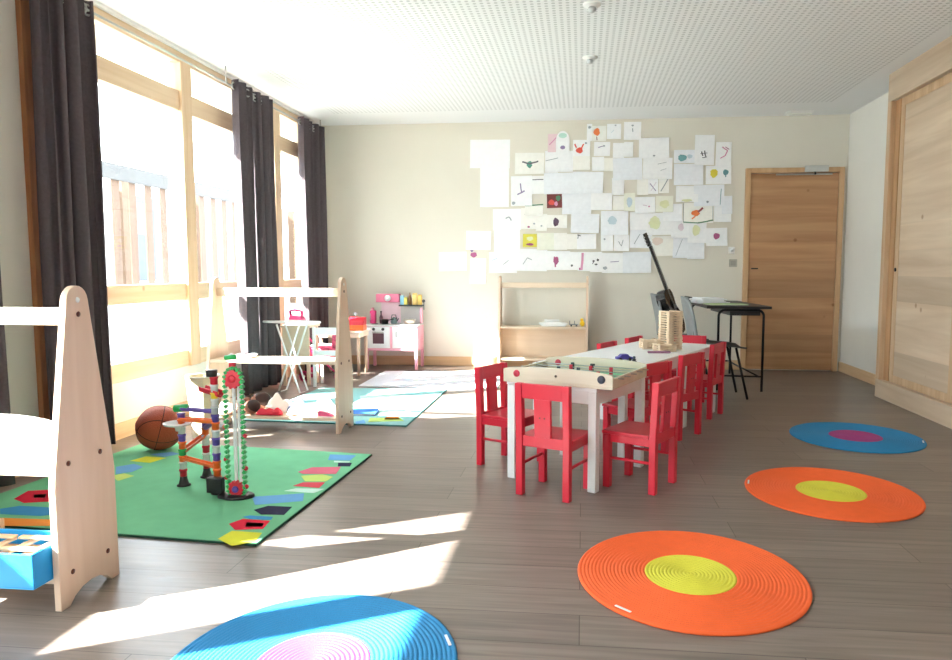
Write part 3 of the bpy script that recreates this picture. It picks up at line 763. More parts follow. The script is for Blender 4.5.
for z in (zat(430, 3.13), zat(462, 3.13), zat(480, 3.13)):
    for s in (-1, 1):
        MB().ball(lp((xl+s*.047, 3.118, z-.02*s)), .011, cR, 10).build('lift_cup', mr)
zz = zat(370, 3.17)
MB().lathe([(.013, 0), (.016, .004), (.016, .05), (.0001, .05)], cR, 16, Matrix.Translation(lp((xl-.022, 3.16, zat(373, 3.16))))).build('tube_segment', mr)
MB().tube([lp((xl-.055, 3.16, zat(357.5, 3.16))), lp((xl-.005, 3.16, zat(356.5, 3.16)))], .012, cG, 12).build('cross_tube', mr)
MB().box(lp((xl-.03, 3.14, zat(376, 3.16))), lp((xl+.01, 3.165, zt-.035)), cR).build('drive_bracket', mr, .003)

# ------------------------------------------------------------------ basketball
o = MB()
Rb = .127; bcx, bcy = -2.425, 3.93
bm_ = mat('basketball_rubber', (178, 78, 48), .6, noise=.08, nscale=6, bump=.6, bscale=220)
o = thing('basketball', 'worn orange-brown basketball on the rug by the window wall', 'ball', (bcx, bcy, .0125), .4)
MB().ball((0, 0, Rb), Rb, bm_, 40).build('rubber_skin', o)
sm = MB(); Ts = Matrix.Translation((0, 0, Rb)) @ Matrix.Rotation(.5, 4, 'X') @ Matrix.Rotation(.3, 4, 'Y')
def ringp(f): return [Ts @ Vector(f(2*PI*i/48)).normalized().__mul__(Rb*1.0) for i in range(49)]
for f in (lambda a: (math.cos(a), math.sin(a), 0), lambda a: (0, math.cos(a), math.sin(a)),
          lambda a: (math.cos(a), .55+.0*a, math.sin(a)*.9), lambda a: (math.cos(a), -.55, math.sin(a)*.9)):
    sm.tube(ringp(f), .0022, mat('seam_black', (48, 34, 30), .7), 6, caps=False)
sm.build('seams', o)

# ------------------------------------------------------------------ toys on the middle shelf
SB = .1008
skin = mat('doll_brown', (140, 92, 74), .6); frock = mat('frock_white', (240, 238, 232), .85); cloth_r = mat('cloth_red', (216, 50, 70), .85); lace = mat('cloth_cream', (236, 228, 206), .85)
hairm = mat('doll_hair', (58, 38, 34), .8)
def doll(x, y, z, rz, sc_, label, dress):
    """doll lying down: head towards +x"""
    r = thing('doll', label, 'doll', (x, y, z), rz, 'dolls on the middle shelf')
    b = MB(); b.ball((.105*sc_, 0, .045*sc_), (.048*sc_, .042*sc_, .044*sc_), skin, 18); b.ball((.15*sc_, 0, .042*sc_), .007*sc_, skin, 8)
    b.tube([(.07*sc_, 0, .035*sc_), (.04*sc_, 0, .035*sc_), (-.05*sc_, 0, .035*sc_)], [.015*sc_, .032*sc_, .035*sc_], skin, 12)
    for s in (-1, 1):
        b.tube([(.04*sc_, s*.025*sc_, .03*sc_), (.0, s*.06*sc_, .02*sc_), (-.04*sc_, s*.07*sc_, .014*sc_)], [.014*sc_, .012*sc_, .010*sc_], skin, 10)
        b.tube([(-.05*sc_, s*.018*sc_, .03*sc_), (-.11*sc_, s*.03*sc_, .024*sc_), (-.17*sc_, s*.035*sc_, .016*sc_)], [.020*sc_, .017*sc_, .013*sc_], skin, 10)
    b.build('body', r)
    q = MB(); q.tube([(.055*sc_, 0, .036*sc_), (0, 0, .04*sc_), (-.08*sc_, 0, .04*sc_)], [.030*sc_, .044*sc_, .066*sc_], dress, 16, T=None); q = q.build('dress', r)
    q.scale = (1, 1, .72)
    h_ = MB(); h_.ball((.115*sc_, 0, .052*sc_), (.046*sc_, .044*sc_, .042*sc_), hairm, 16); h_.build('hair', r)
    e = MB()
    for s in (-1, 1): e.ball((.075*sc_, s*.016*sc_, .076*sc_), .005*sc_, M_BLK, 8)
    e.build('eyes', r)
    return r
doll(-2.31, 4.69, SB, .15, 1.3, 'larger brown doll in a white frock at the back left of the middle shelf', frock)
doll(-2.27, 4.545, SB, .05, 1.05, 'brown doll lying in front of the other doll on the middle shelf', lace)
def rumple(name, x, y, z, a, b, h, m, label, cat, rz=0, seed=1, group=None):
    rnd = random.Random(seed); NX, NY = 18, 14; vs = []; fs = []
    ph = [rnd.uniform(0, 6) for _ in range(6)]
    for j in range(NY+1):
        for i in range(NX+1):
            u_, v_ = i/NX*2-1, j/NY*2-1
            e = max(0, 1-u_*u_*.98)*max(0, 1-v_*v_*.98)
            k = 1+.12*math.sin(3*math.atan2(v_, u_)+ph[0])
            zz = .003+h*e**.6*(.65+.2*math.sin(4*u_+ph[1])+.18*math.sin(5*v_+2*u_+ph[2])+.1*math.sin(9*u_-4*v_+ph[3]))
            sq = math.sqrt(max(1e-6, 1-.42*min(1, (u_*v_)**2)))
            vs.append((u_*a*k*sq, v_*b*k*sq, max(.003, zz)))
    for j in range(NY):
        for i in range(NX): fs.append((j*(NX+1)+i, j*(NX+1)+i+1, (j+1)*(NX+1)+i+1, (j+1)*(NX+1)+i))
    q = MB(); q.add(vs, fs, m, True); o = q.build(name); s = o.modifiers.new('cloth_thickness', 'SOLIDIFY'); s.thickness = .003; s.offset = -1
    o.location = (x, y, z+.001); o.rotation_euler = (0, 0, rz); tag(o, label, cat, group); return o
rumple('doll_blanket', -2.01, 4.68, SB, .12, .055, .12, frock, 'crumpled white doll blanket in the middle of the shelf behind the red clothes', 'blanket', .1, 3)
rumple('doll_clothes', -2.03, 4.555, SB, .085, .055, .055, cloth_r, 'crumpled red doll clothes at the shelf front', 'clothes', .1, 5)
rumple('doll_scarf', -2.025, 4.52, SB+.056, .022, .03, .012, frock, 'white scrap of cloth on top of the red doll clothes', 'clothes', .3, 6)
rumple('doll_shawl', -1.90, 4.68, SB, .07, .05, .09, mat('cloth_blue', (120, 146, 176), .85), 'crumpled blue-grey doll shawl right of the white blanket', 'clothes', .2, 8)
rumple('baby_blanket', -1.70, 4.665, SB, .12, .06, .10, mat('cloth_ivory', (244, 240, 236), .85), 'large white crumpled baby blanket at the right of the middle shelf', 'blanket', 0, 9)
rumple('doll_bib', -2.17, 4.72, SB, .10, .025, .05, lace, 'cream doll cloth at the back left of the shelf', 'clothes', 0, 11)
r = thing('plush_rabbit', 'small pale pink plush rabbit at the shelf front', 'soft toy', (-1.86, 4.545, SB), .2)
pl = mat('plush_pink', (236, 196, 196), .95, bump=.4, bscale=300)
MB().ball((0, 0, .028), (.045, .03, .028), pl, 16).build('body', r)
hd = MB().ball((.045, -.01, .038), (.026, .024, .024), pl, 14).build('head', r)
for s in (-1, 1): MB().ball((.075, -.01+s*.014, .040), (.026, .008, .010), pl, 10).build('ear', hd)
for s in (-1, 1): MB().ball((-.03, s*.026, .012), (.022, .012, .012), pl, 10).build('paw', r)
r = thing('toy_shoe', 'small pink toy shoe at the right end of the middle shelf', 'toy', (-1.645, 4.525, SB), -.1)
MB().prism([(-.05, 0), (.05, 0), (.052, .012), (.03, .022), (0, .034), (-.035, .04), (-.05, .036)], 'Y', -.018, .018, mat('shoe_pink', (232, 96, 140), .4)).build('upper', r, .004)
MB().box((-.052, -.02, -.0), (.054, .02, .006), M_WHTM).build('sole', r, .002)
# paper on the upper board
r = thing('folded_paper', 'crumpled white paper sheets on the left of the upper board', 'paper', (-2.27, 4.62, .4658), .2)
for k in range(3):
    q = MB(); n_ = 8; vs = [(-.09+.18*i/n_+.01*k, y_+.008*k, .002+.006*k+.012*abs(math.sin(i*.9+k))*(1 if y_ > 0 else .5)) for y_ in (-.06, .06) for i in range(n_+1)]
    q.add(vs, [(i, i+1, n_+2+i, n_+1+i) for i in range(n_)], M_PAPER); o = q.build('sheet', r); s = o.modifiers.new('sheet_thickness', 'SOLIDIFY'); s.thickness = .001
# paper-sided bin behind the marble run
bn = thing('storage_bin', 'tall cream card bin in front of the left end of the middle shelf', 'bin', (-2.36, 4.31, 0), .5)
b = MB(); prof = [(.07, 0), (.10, .39), (.096, .39), (.066, .006), (.0001, .006)]
b.lathe(prof, mat('bin_card', (226, 214, 184), .8), 8, None, False); b.build('bin_shell', bn)
b = MB(); b.tube([(.10*math.cos(2*PI*i/24), .10*math.sin(2*PI*i/24), .39) for i in range(25)], .004, M_WHTM, 6, caps=False); b.build('rim', bn)

# ------------------------------------------------------------------ play corner behind the middle shelf
# ironing board
ib = thing('toy_ironing_board', 'white toy ironing board standing by the far curtain', 'toy ironing board', (-2.46, 5.98, 0), math.radians(-6))
b = MB(); P = [(-.27, 0), (-.2, -.03), (-.1, -.055), (.2, -.065)]+arc(.2, 0, .065, -PI/2, PI/2, 8)[1:-1]+[(.2, .065), (-.1, .055), (-.2, .03)]
b.prism(P, 'Z', .598, .615, M_WHT); b.build('board', ib, .004)
for (a0, a1, yy) in ((-.10, .11, .035), (.10, -.10, -.035)):
    f = MB(); f.tube([(a1, -.07+yy*0, .59), (a0, -.07, .012), (a0, .07, .012), (a1, .07, .59)], .008, M_WHT, 8); f.build('leg_frame', ib)
r = thing('toy_iron', 'hot pink toy iron standing on the ironing board', 'toy iron', (-2.40, 5.97, .6155), math.radians(-6))
MB().prism([(-.06, -.03), (.02, -.03), (.07, 0), (.02, .03), (-.06, .03)], 'Z', 0, .012, M_WHT).build('sole_plate', r, .002)
MB().prism([(-.058, .012), (.055, .012), (.03, .045), (-.05, .05)], 'Y', -.024, .024, M_HPINK).build('housing', r, .006)
h = MB(); h.tube([(-.05, 0, .045), (-.055, 0, .085), (-.02, 0, .095), (.03, 0, .085), (.035, 0, .045)], .010, M_HPINK, 10); h.build('handle', r); r.scale = (1.25, 1.25, 1.0)
# white child's chair seen from behind
wc = thing('white_child_chair', 'white wooden child chair with an open back, right of the ironing board', 'chair', (-2.27, 6.42, 0), math.radians(4))
for s in (-1, 1):
    MB().box((s*.135, -.13, 0), (s*.108, -.105, .54), M_WHT).build('leg', wc, .003)
    MB().box((s*.135, .105, 0), (s*.108, .13, .28), M_WHT).build('leg', wc, .003)
MB().box((-.135, -.102, .281), (.135, .135, .296), M_WHT).build('seat', wc, .003)
MB().box((-.107, -.126, .47), (.107, -.110, .535), M_WHT).build('back_rail', wc, .003); MB().box((-.107, -.126, .30), (.107, -.110, .33), M_WHT).build('back_rail', wc, .003)
# timber stool behind the ironing board
st = thing('timber_stool', 'plain timber child stool behind the ironing board', 'stool', (-2.565, 6.44, 0), 0)
MB().box((-.14, -.13, .53), (.14, .13, .55), W_SHELFX).build('seat', st, .003)
MB().box((-.125, -.12, .26), (.125, -.10, .53), W_SHELFX).build('front_panel', st, .003)
for sx in (-1, 1):
    for sy in (-1, 1):
        MB().box((sx*.125, sy*.12, 0), (sx*.095, sy*.09, .26 if sy < 0 else .53), W_SHELF).build('leg', st, .003)
# doll pram
pr_ = thing('doll_pram', 'pink doll pram with red and white fabric behind the white child chair', 'doll pram', (-2.44, 6.74, 0), .1+PI)
fab = mat('pram_fabric', (226, 90, 120), .8, noise=.6, nscale=24)
b = MB(); N_ = 14; vs = []; fs = []
for j, (rx, ry, z) in enumerate([(.12, .08, .16), (.18, .11, .22), (.22, .13, .32), (.215, .125, .32), (.17, .10, .225), (.11, .07, .17)]):
    for k in range(20): a = 2*PI*k/20; vs.append((rx*math.copysign(abs(math.cos(a))**.7, math.cos(a)), ry*math.copysign(abs(math.sin(a))**.7, math.sin(a)), z))
for j in range(5):
    for k in range(20): fs.append((j*20+k, j*20+(k+1) % 20, (j+1)*20+(k+1) % 20, (j+1)*20+k))
fs += [tuple(range(19, -1, -1)), tuple(range(100, 120))]
b.add(vs, fs, fab, True); b.build('basket', pr_)
b = MB(); vs = []; fs = []
for i in range(7):
    a = PI*.5+PI*.5*i/6
    for k in range(13):
        q = PI*k/12; vs.append((-.09+.14*math.cos(a)*math.sin(q)*1.0, .125*math.cos(q), .32+.16*math.sin(a)*math.sin(q)+.0))
for i in range(6):
    for k in range(12): fs.append((i*13+k, i*13+k+1, (i+1)*13+k+1, (i+1)*13+k))
b.add(vs, fs, fab, True); o = b.build('hood', pr_); s = o.modifiers.new('cloth_thickness', 'SOLIDIFY'); s.thickness = .004
b = MB()
for s in (-1, 1):
    b.tube([(-.16, s*.12, .05), (.12, s*.12, .30), (.27, s*.12, .50)], .007, M_HPINK, 8); b.tube([(.17, s*.12, .05), (-.15, s*.12, .30)], .007, M_HPINK, 8)
b.tube([(.27, -.12, .50), (.27, .12, .50)], .007, M_HPINK, 8); b.build('frame', pr_)
for x in (-.16, .17):
    for s in (-1, 1):
        T = Matrix.Translation((x, s*.135, .05)) @ Matrix.Rotation(PI/2, 4, 'X')
        MB().lathe([(.05, -.008), (.05, .008), (.036, .008), (.036, -.008), (.05, -.008)], M_HPINK, 20, T).lathe([(.012, -.009), (.012, .009), (.0001, .009)], M_WHT, 10, T).build('wheel', pr_)
rumple('pram_quilt', -2.44, 6.74, .325, .13, .07, .025, mat('quilt_white', (238, 232, 232), .9), 'white doll quilt in the pink pram', 'blanket', 0, 12)
# small natural table with toy till
tt = thing('small_side_table', 'small pale wooden table left of the play kitchen', 'table', (-2.40, 7.15, 0), 0)
MB().box((-.22, -.17, .43), (.235, .17, .445), W_SHELFX).build('tabletop', tt, .004)
ap = MB(); ap.box((-.20, -.155, .38), (.215, -.14, .43), W_SHELFX); ap.box((-.20, .14, .38), (.215, .155, .43), W_SHELFX); ap.box((-.20, -.14, .38), (-.185, .14, .43), W_SHELFX); ap.box((.20, -.14, .38), (.215, .14, .43), W_SHELFX); ap.build('apron', tt)
for sx in (-.185, .195):
    for sy in (-1, 1):
        MB().tube([(sx, sy*.125, .38), (sx, sy*.125, 0)], [.018, .014], W_SHELF, 12).build('leg', tt)
ct = thing('toy_cash_register', 'red and orange toy cash register on the small wooden table', 'toy till', (-2.25, 7.12, .4458), 0)
MB().box((-.085, -.06, 0), (.085, .06, .055), mat('till_orange', (238, 110, 50), .4)).build('drawer_base', ct, .004)
MB().prism([(-.06, .055), (.06, .055), (.06, .13), (-.03, .10)], 'X', -.085, .085, mat('till_red', (204, 26, 48), .4)).build('keyboard_top', ct, .004)
b = MB(); b.tube([(-.02, .03, .10), (-.02, .03, .155)], .004, M_DGREY, 8); b.box((-.035, .025, .15), (-.005, .035, .175), M_DGREY); b.build('display', ct)

# play kitchen
kx0, kx1, ky0, ky1 = -2.275, -1.715, 7.48, 7.80
kt = thing('play_kitchen', 'pink and white play kitchen with an oven against the back wall', 'play kitchen', ((kx0+kx1)/2, ky0, 0))
hw_ = (kx1-kx0)/2; dp = ky1-ky0
for x in (-hw_, hw_-.03):
    for y in (.0, dp-.03):
        MB().box((x, y, 0), (x+.03, y+.03, .20), M_PINK).build('leg', kt, .003)
cb = MB(); cb.box((-hw_, 0, .20), (hw_, dp, .225), M_PINK); cb.box((-hw_, 0, .225), (-hw_+.022, dp, .455), M_PINK); cb.box((hw_-.022, 0, .225), (hw_, dp, .455), M_PINK)
cb.box((-.012, .002, .225), (.012, dp, .455), M_PINK); cb.box((-hw_+.022, dp-.012, .225), (hw_-.022, dp, .455), M_PINK); cb.build('carcass', kt, .003)
dr = MB().box((-hw_+.024, -.004, .228), (-.014, .012, .452), M_WHT).build('oven_door', kt, .003)
MB().box((-hw_+.085, -.006, .275), (-.075, -.004, .385), mat('oven_glass', (92, 66, 74), .2)).build('oven_window', dr)
MB().tube([(-hw_+.085, -.018, .395), (-.075, -.018, .395)], .005, M_STEEL, 8).build('handle', dr)
for x in (-hw_+.095, -.085):
    MB().lathe([(.016, 0), (.013, .014), (.0001, .014)], M_DGREY, 16, Matrix.Translation((x, -.004, .427)) @ Matrix.Rotation(PI/2, 4, 'X')).build('knob', dr)
dr = MB().box((.014, -.004, .228), (hw_-.024, .012, .452), M_WHT).build('cupboard_door', kt, .003)
MB().tube([(.06, -.006, .40), (.06, -.02, .40), (.06, -.02, .35), (.06, -.006, .35)], .004, M_STEEL, 8).build('handle', dr)
MB().box((-hw_-.006, -.012, .456), (hw_+.006, dp, .474), mat('counter_grey', (222, 218, 218), .4)).build('worktop', kt, .003)
bk = MB(); bk.box((-hw_+.10, dp-.03, .4745), (.035, dp-.015, .70), mat('tile_pink', (246, 214, 224), .5)); bk.box((.035, dp-.03, .4745), (hw_-.01, dp-.015, .70), mat('panel_grey', (212, 208, 204), .6)); bk.build('back_panel', kt)
MB().box((-hw_+.06, dp-.10, .70), (.035, dp-.015, .79), mat('hood_pink', (238, 128, 160), .45)).build('hood_board', kt, .004)
T = Matrix.Translation((-.09, dp-.102, .745)) @ Matrix.Rotation(PI/2, 4, 'X')
MB().lathe([(.035, 0), (.035, .004), (.0001, .004)], M_WHT, 18, T).build('clock_face', kt)
MB().box((.037, dp-.13, .66), (hw_+.01, dp-.031, .674), M_DGREY).build('spice_shelf', kt, .002)
for x, s in ((-hw_-.0, 1), (hw_-.02, 1)):
    MB().box((x, dp-.10, .4745), (x+.02, dp-.03, .64), M_PINK).build('side_upright', kt, .003)
for x in (-.20, -.09):
    MB().lathe([(.034, 0), (.034, .004), (.0001, .005)], M_BLK, 20, Matrix.Translation((x, .10, .4745))).build('hob_ring', kt)
KX, KY = (kx0+kx1)/2, ky0
def kthing(name, label, cat, x, y, z, grp=None): return thing(name, label, cat, (KX+x, KY+y, z), 0, grp)
r = kthing('toy_pan', 'dark toy saucepan on the play kitchen hob', 'toy pan', -.09, .10, .4797)
MB().lathe([(.034, 0), (.04, .045), (.037, .045), (.031, .004), (.0001, .004)], M_DKMET, 20).build('pan_body', r)
MB().tube([(.038, 0, .036), (.10, -.02, .05)], .005, M_BLK, 8).build('handle', r)
r = kthing('toy_bottle', 'dark toy bottle standing between the hob rings of the play kitchen', 'toy bottle', -.145, .15, .4753)
MB().lathe([(.018, 0), (.018, .07), (.008, .095), (.008, .12), (.0001, .12)], mat('bottle_plum', (98, 56, 70), .3), 16).build('bottle_body', r)
MB().lathe([(.010, .1203), (.010, .135), (.0001, .135)], M_BLK, 12).build('cap', r)
r = kthing('toy_phone', 'pink toy telephone box at the left of the play kitchen', 'toy', -.235, .16, .4753)
MB().box((-.03, -.03, 0), (.03, .03, .14), M_HPINK).build('box_body', r, .01)
MB().tube([(-.02, -.034, .04), (-.02, -.038, .11)], .007, M_PINK, 8).build('handset', r)
r = kthing('toy_kettle', 'grey toy kettle at the middle of the play kitchen worktop', 'toy kettle', .0, .13, .4753)
MB().lathe([(.03, 0), (.036, .02), (.024, .06), (.008, .072), (.0001, .074)], mat('kettle_teal', (120, 140, 140), .3), 20).build('kettle_body', r)
MB().tube([(-.028, 0, .05), (-.02, 0, .095), (.02, 0, .095), (.028, 0, .05)], .004, M_BLK, 8).build('handle', r)
MB().tube([(.03, 0, .03), (.055, 0, .06)], [.008, .004], M_DGREY, 8).build('spout', r)
r = kthing('toy_basin', 'pale toy washing-up bowl at the right of the play kitchen worktop', 'toy bowl', .17, .12, .4753)
MB().lathe([(.05, 0), (.07, .05), (.066, .05), (.046, .005), (.0001, .005)], mat('bowl_cream', (216, 206, 190), .5), 24).build('bowl', r)
for i, (x, c, hgt, w_, nm, lb) in enumerate([(.065, (150, 206, 232), .10, .020, 'toy_carton', 'light blue toy carton, leftmost on the play kitchen shelf'), (.105, (248, 232, 120), .08, .018, 'toy_carton', 'yellow toy carton second from left on the play kitchen shelf'),
                                 (.15, (142, 104, 60), .13, .020, 'toy_bottle', 'brown toy bottle with a pointed top on the play kitchen shelf'), (.205, (244, 212, 130), .125, .024, 'toy_carton', 'tall straw-yellow toy packet on the play kitchen shelf'),
                                 (.258, (248, 206, 110), .11, .022, 'toy_carton', 'amber toy packet, rightmost on the play kitchen shelf')]):
    r = kthing(nm, lb, 'toy groceries', x, dp-.08, .6748, 'toy groceries on the play kitchen shelf')
    mm = mat('groc_%d' % i, c, .5)
    if i == 2: MB().lathe([(w_, 0), (w_, hgt*.5), (.006, hgt*.85), (.006, hgt), (.0001, hgt)], mm, 16).build('bottle_body', r)
    else:
        MB().box((-w_, -.016, 0), (w_, .016, hgt*.85), mm).build('carton_body', r, .002)
        MB().prism([(-.016, hgt*.85), (.016, hgt*.85), (.002, hgt), (-.002, hgt)], 'X', -w_, w_, mm).build('gable', r)
r = kthing('toy_ladle', 'dark toy ladle hanging at the right end of the play kitchen shelf', 'toy utensil', .304, dp-.09, .62)
MB().tube([(0, 0, 0), (0, 0, .09)], .004, M_DGREY, 8).build('shaft', r)
MB().ball((0, -.01, .095), .018, M_DGREY, 12).build('bowl', r)

# things on the wall shelf
r = thing('toy_boat', 'white boat-shaped toy on the wall shelf below the drawings', 'toy', (-.30, 7.72, .4558), .05)
MB().prism([(-.16, .035), (-.12, .0), (.12, 0), (.15, .03), (.08, .045), (-.06, .05)], 'Y', -.05, .05, M_WHT).build('hull', r, .008)
MB().box((-.10, -.03, .052), (.06, .03, .07), M_WHTM).build('deck', r, .006)
r = thing('toy_wagon', 'tiny grey toy wagon between the white toy and the yellow one', 'toy', (-.085, 7.70, .4558), 0)
MB().box((-.05, -.025, .018), (.04, .025, .026), M_GREY).box((-.05, -.025, .026), (-.042, .025, .06), M_GREY).box((.0, -.025, .026), (.008, .025, .06), M_GREY).build('chassis', r)
for x in (-.03, .025):
    for s in (-1, 1): MB().lathe([(.010, -.003), (.010, .003), (.0001, .003)], M_DGREY, 12, Matrix.Translation((x, s*.027, .0105)) @ Matrix.Rotation(PI/2, 4, 'X')).build('wheel', r)
r = thing('yellow_toy', 'small yellow toy bird at the right end of the wall shelf', 'toy', (.0, 7.70, .4558), 0)
MB().ball((0, 0, .03), (.026, .022, .030), mat('toy_yellow', (250, 208, 40), .4), 16).build('body', r)
hd = MB().ball((-.005, -.004, .070), .018, mat('toy_yellow', (250, 208, 40), .4), 14).build('head', r)
MB().tube([(-.008, -.018, .070), (-.012, -.032, .067)], [.006, .001], mat('toy_beak', (236, 120, 30), .4), 8).build('beak', hd)

# ------------------------------------------------------------------ desk, grey chairs, guitar
dk = thing('school_desk', 'black-topped tubular steel school desk near the door', 'desk', (1.34, 7.0, 0))
def dq(x, y, z): return (x-1.34, y-7.0, z)
b = MB(); b.prism([(x-1.34, y-7.0) for x, y in ((1.07, 6.47), (1.60, 6.42), (1.56, 7.62), (1.03, 7.62))], 'Z', .715, .738, M_BLK); b.build('desktop', dk, .003)
b = MB(); b.prism([(x-1.34, y-7.0) for x, y in ((1.27, 6.50), (1.52, 6.48), (1.50, 7.3), (1.24, 7.3))], 'Z', .655, .7145, M_BLK); b.build('book_tray', dk, .003)
for (A, B) in (((1.175, 6.50), (1.545, 6.465)), ((1.10, 7.57), (1.49, 7.57))):
    a = Vector((*A, 0)); c = Vector((*B, 0)); d_ = (c-a).normalized(); zt_ = .703; rr = .05
    pts = [dq(a.x, a.y, .0), dq(a.x, a.y, zt_-rr)]
    for i in range(1, 6): q = PI/2*i/6; w_ = a+d_*(rr-rr*math.cos(q)); pts.append(dq(w_.x, w_.y, zt_-rr+rr*math.sin(q)))
    w_ = a+d_*rr; pts.append(dq(w_.x, w_.y, zt_))
    w_ = c-d_*rr; pts.append(dq(w_.x, w_.y, zt_))
    for i in range(1, 6): q = PI/2*i/6; w_ = c-d_*(rr-rr*math.sin(q)); pts.append(dq(w_.x, w_.y, zt_-rr+rr*math.cos(q)))
    pts += [dq(c.x, c.y, zt_-rr), dq(c.x, c.y, 0)]
    f = MB(); f.tube(pts, .011, M_DKMET, 10); f.tube([dq(a.x, a.y, .13), dq(c.x, c.y, .13)], .008, M_DKMET, 8); f.build('leg_frame', dk)
MB().tube([dq(1.52, 6.47, .13), dq(1.47, 7.57, .13)], .008, M_DKMET, 8).build('side_bar', dk)
r = thing('paper_pile', 'pile of white papers on the black desk', 'papers', (1.18, 7.10, .7388), .1)
for k in range(5):
    o = MB().box((-.15+.01*k, -.16, .0001+.010*k), (.15-.012*k, .15, .009+.010*k), M_PAPER).build('sheaf', r, .001); o.rotation_euler = (0, 0, random.uniform(-.2, .2))
r = thing('green_folder', 'thin pale green folder on the black desk in front of the papers', 'folder', (1.27, 6.72, .7388), .12)
MB().box((-.17, -.12, 0), (.17, .12, .002), mat('folder_green', (176, 206, 150), .5)).build('back_cover', r); MB().box((-.165, -.115, .002), (.165, .115, .006), M_PAPER).build('contents', r); MB().box((-.17, -.12, .006), (.17, .12, .008), mat('folder_green', (176, 206, 150), .5)).build('front_cover', r)
r = thing('black_stapler', 'black stapler at the left end of the paper pile on the desk', 'stapler', (1.075, 7.45, .7388), .05)
MB().box((-.07, -.018, 0), (.07, .018, .012), M_BLK).build('base', r, .003)
MB().prism([(-.07, .030), (.07, .016), (.07, .03), (-.06, .052), (-.07, .046)], 'Y', -.016, .016, M_BLK).build('arm', r, .004)

def grey_chair(label, loc, rz):
    """faces local +x; origin below the seat centre"""
    r = thing('grey_shell_chair', label, 'chair', loc, rz, 'grey shell chairs at the desk')
    vs = []; fs = []; NX, NY = 10, 8
    for i in range(NX+1):
        t = i/NX; x = -.19+.39*t; z = .435+.012*math.cos(t*PI)-.02*max(0, t-.8)*5*.5
        for j in range(NY+1):
            s = j/NY*2-1; vs.append((x, s*.195*(1-.08*t), z+.012*s*s))
    for i in range(NX):
        for j in range(NY): fs.append((i*(NY+1)+j, i*(NY+1)+j+1, (i+1)*(NY+1)+j+1, (i+1)*(NY+1)+j))
    q = MB(); q.add(vs, fs, mat('seat_charcoal', (74, 78, 78), .5), True); o = q.build('seat', r); s = o.modifiers.new('shell_thickness', 'SOLIDIFY'); s.thickness = .012; s.offset = -1
    vs = []; fs = []
    for i in range(NX+1):
        t = i/NX; z = .45+.38*t; x = -.20-.075*t**1.4; wd_ = .19*(1 if t < .7 else math.sqrt(max(0, 1-((t-.7)/.36)**2)))
        for j in range(NY+1):
            s = j/NY*2-1; vs.append((x-.03*(1-s*s), s*wd_, z))
    for i in range(NX):
        for j in range(NY): fs.append((i*(NY+1)+j, i*(NY+1)+j+1, (i+1)*(NY+1)+j+1, (i+1)*(NY+1)+j))
    q = MB(); q.add(vs, fs, M_GREY, True); o = q.build('backrest', r); s = o.modifiers.new('shell_thickness', 'SOLIDIFY'); s.thickness = .012; s.offset = -1
    for s in (-1, 1):
        for (x0, x1) in ((.12, .215), (-.12, -.20)):
            q = MB(); q.tube([(x0, s*.15, .418), (x1, s*.175, 0)], .0105, M_DKMET, 10); q.build('leg', r)
        q = MB(); q.tube([(-.15, s*.15, .415), (-.205, s*.15, .44), (-.218, s*.14, .56)], .009, M_DKMET, 8); q.build('back_stay', r)
    return r
grey_chair('grey shell chair nearer the camera at the desk', (1.115, 6.22, 0), math.radians(3))
grey_chair('grey shell chair farther back, with the guitar leaning on it', (.93, 6.93, 0), math.radians(4))
# guitar
gb = Vector((.885, 6.86, .452)); gt = Vector((.525, 6.80, 1.36))
gz = (gt-gb).normalized(); gn = (Vector((1, -.42, 0))); gn = (gn-gz*gn.dot(gz)).normalized(); gx = gn.cross(gz).normalized()
GM = Matrix(((gx.x, gn.x, gz.x, gb.x), (gx.y, gn.y, gz.y, gb.y), (gx.z, gn.z, gz.z, gb.z), (0, 0, 0, 1)))
gu = bpy.data.objects.new('acoustic_guitar', None); COL.objects.link(gu); gu.matrix_world = GM
tag(gu, 'black acoustic guitar standing upright on the farther grey chair', 'guitar')
k_ = .90
out = [(.0, 0), (.10, .006), (.155, .05), (.175, .11), (.160, .17), (.118, .225), (.112, .255), (.128, .30), (.130, .345), (.10, .385), (.03, .40)]
out = [(x*k_, z*k_*1.22) for x, z in out]
poly = out+[(-x, z) for x, z in reversed(out) if x > 1e-6]
g = MB(); g.prism(poly, 'Y', -.045, .045, mat('guitar_black', (22, 22, 24), .18)); g = g.build('body', gu, .006, 3)
MB().lathe([(.045, .0455), (.045, .0465), (.0001, .0465)], mat('sound_hole', (8, 8, 8), .9), 28, Matrix.Translation((0, 0, .29)) @ Matrix.Rotation(-PI/2, 4, 'X')).build('sound_hole', g)
MB().box((-.06, .0455, .13), (.06, .055, .145), M_BLK).build('bridge', g, .002)
MB().box((-.024, .033, .4395), (.024, .055, .86), mat('neck_dark', (34, 30, 28), .4)).build('neck', gu, .006)
hd = MB().prism([(-.026, .862), (.026, .862), (.034, .90), (.032, .985), (-.032, .985), (-.034, .90)], 'Y', .028, .045, M_BLK).build('headstock', gu, .002)
for i in range(3):
    for s in (-1, 1): MB().tube([(s*.034, .036, .89+i*.032), (s*.055, .036, .89+i*.032)], [.004, .007], M_STEEL, 8).build('tuning_peg', hd)
q = MB()
for i in range(6): q.tube([(-.019+.0076*i, .058, .145), (-.016+.0064*i, .058, .90)], .0006, M_STEEL, 4)
q.build('strings', gu)

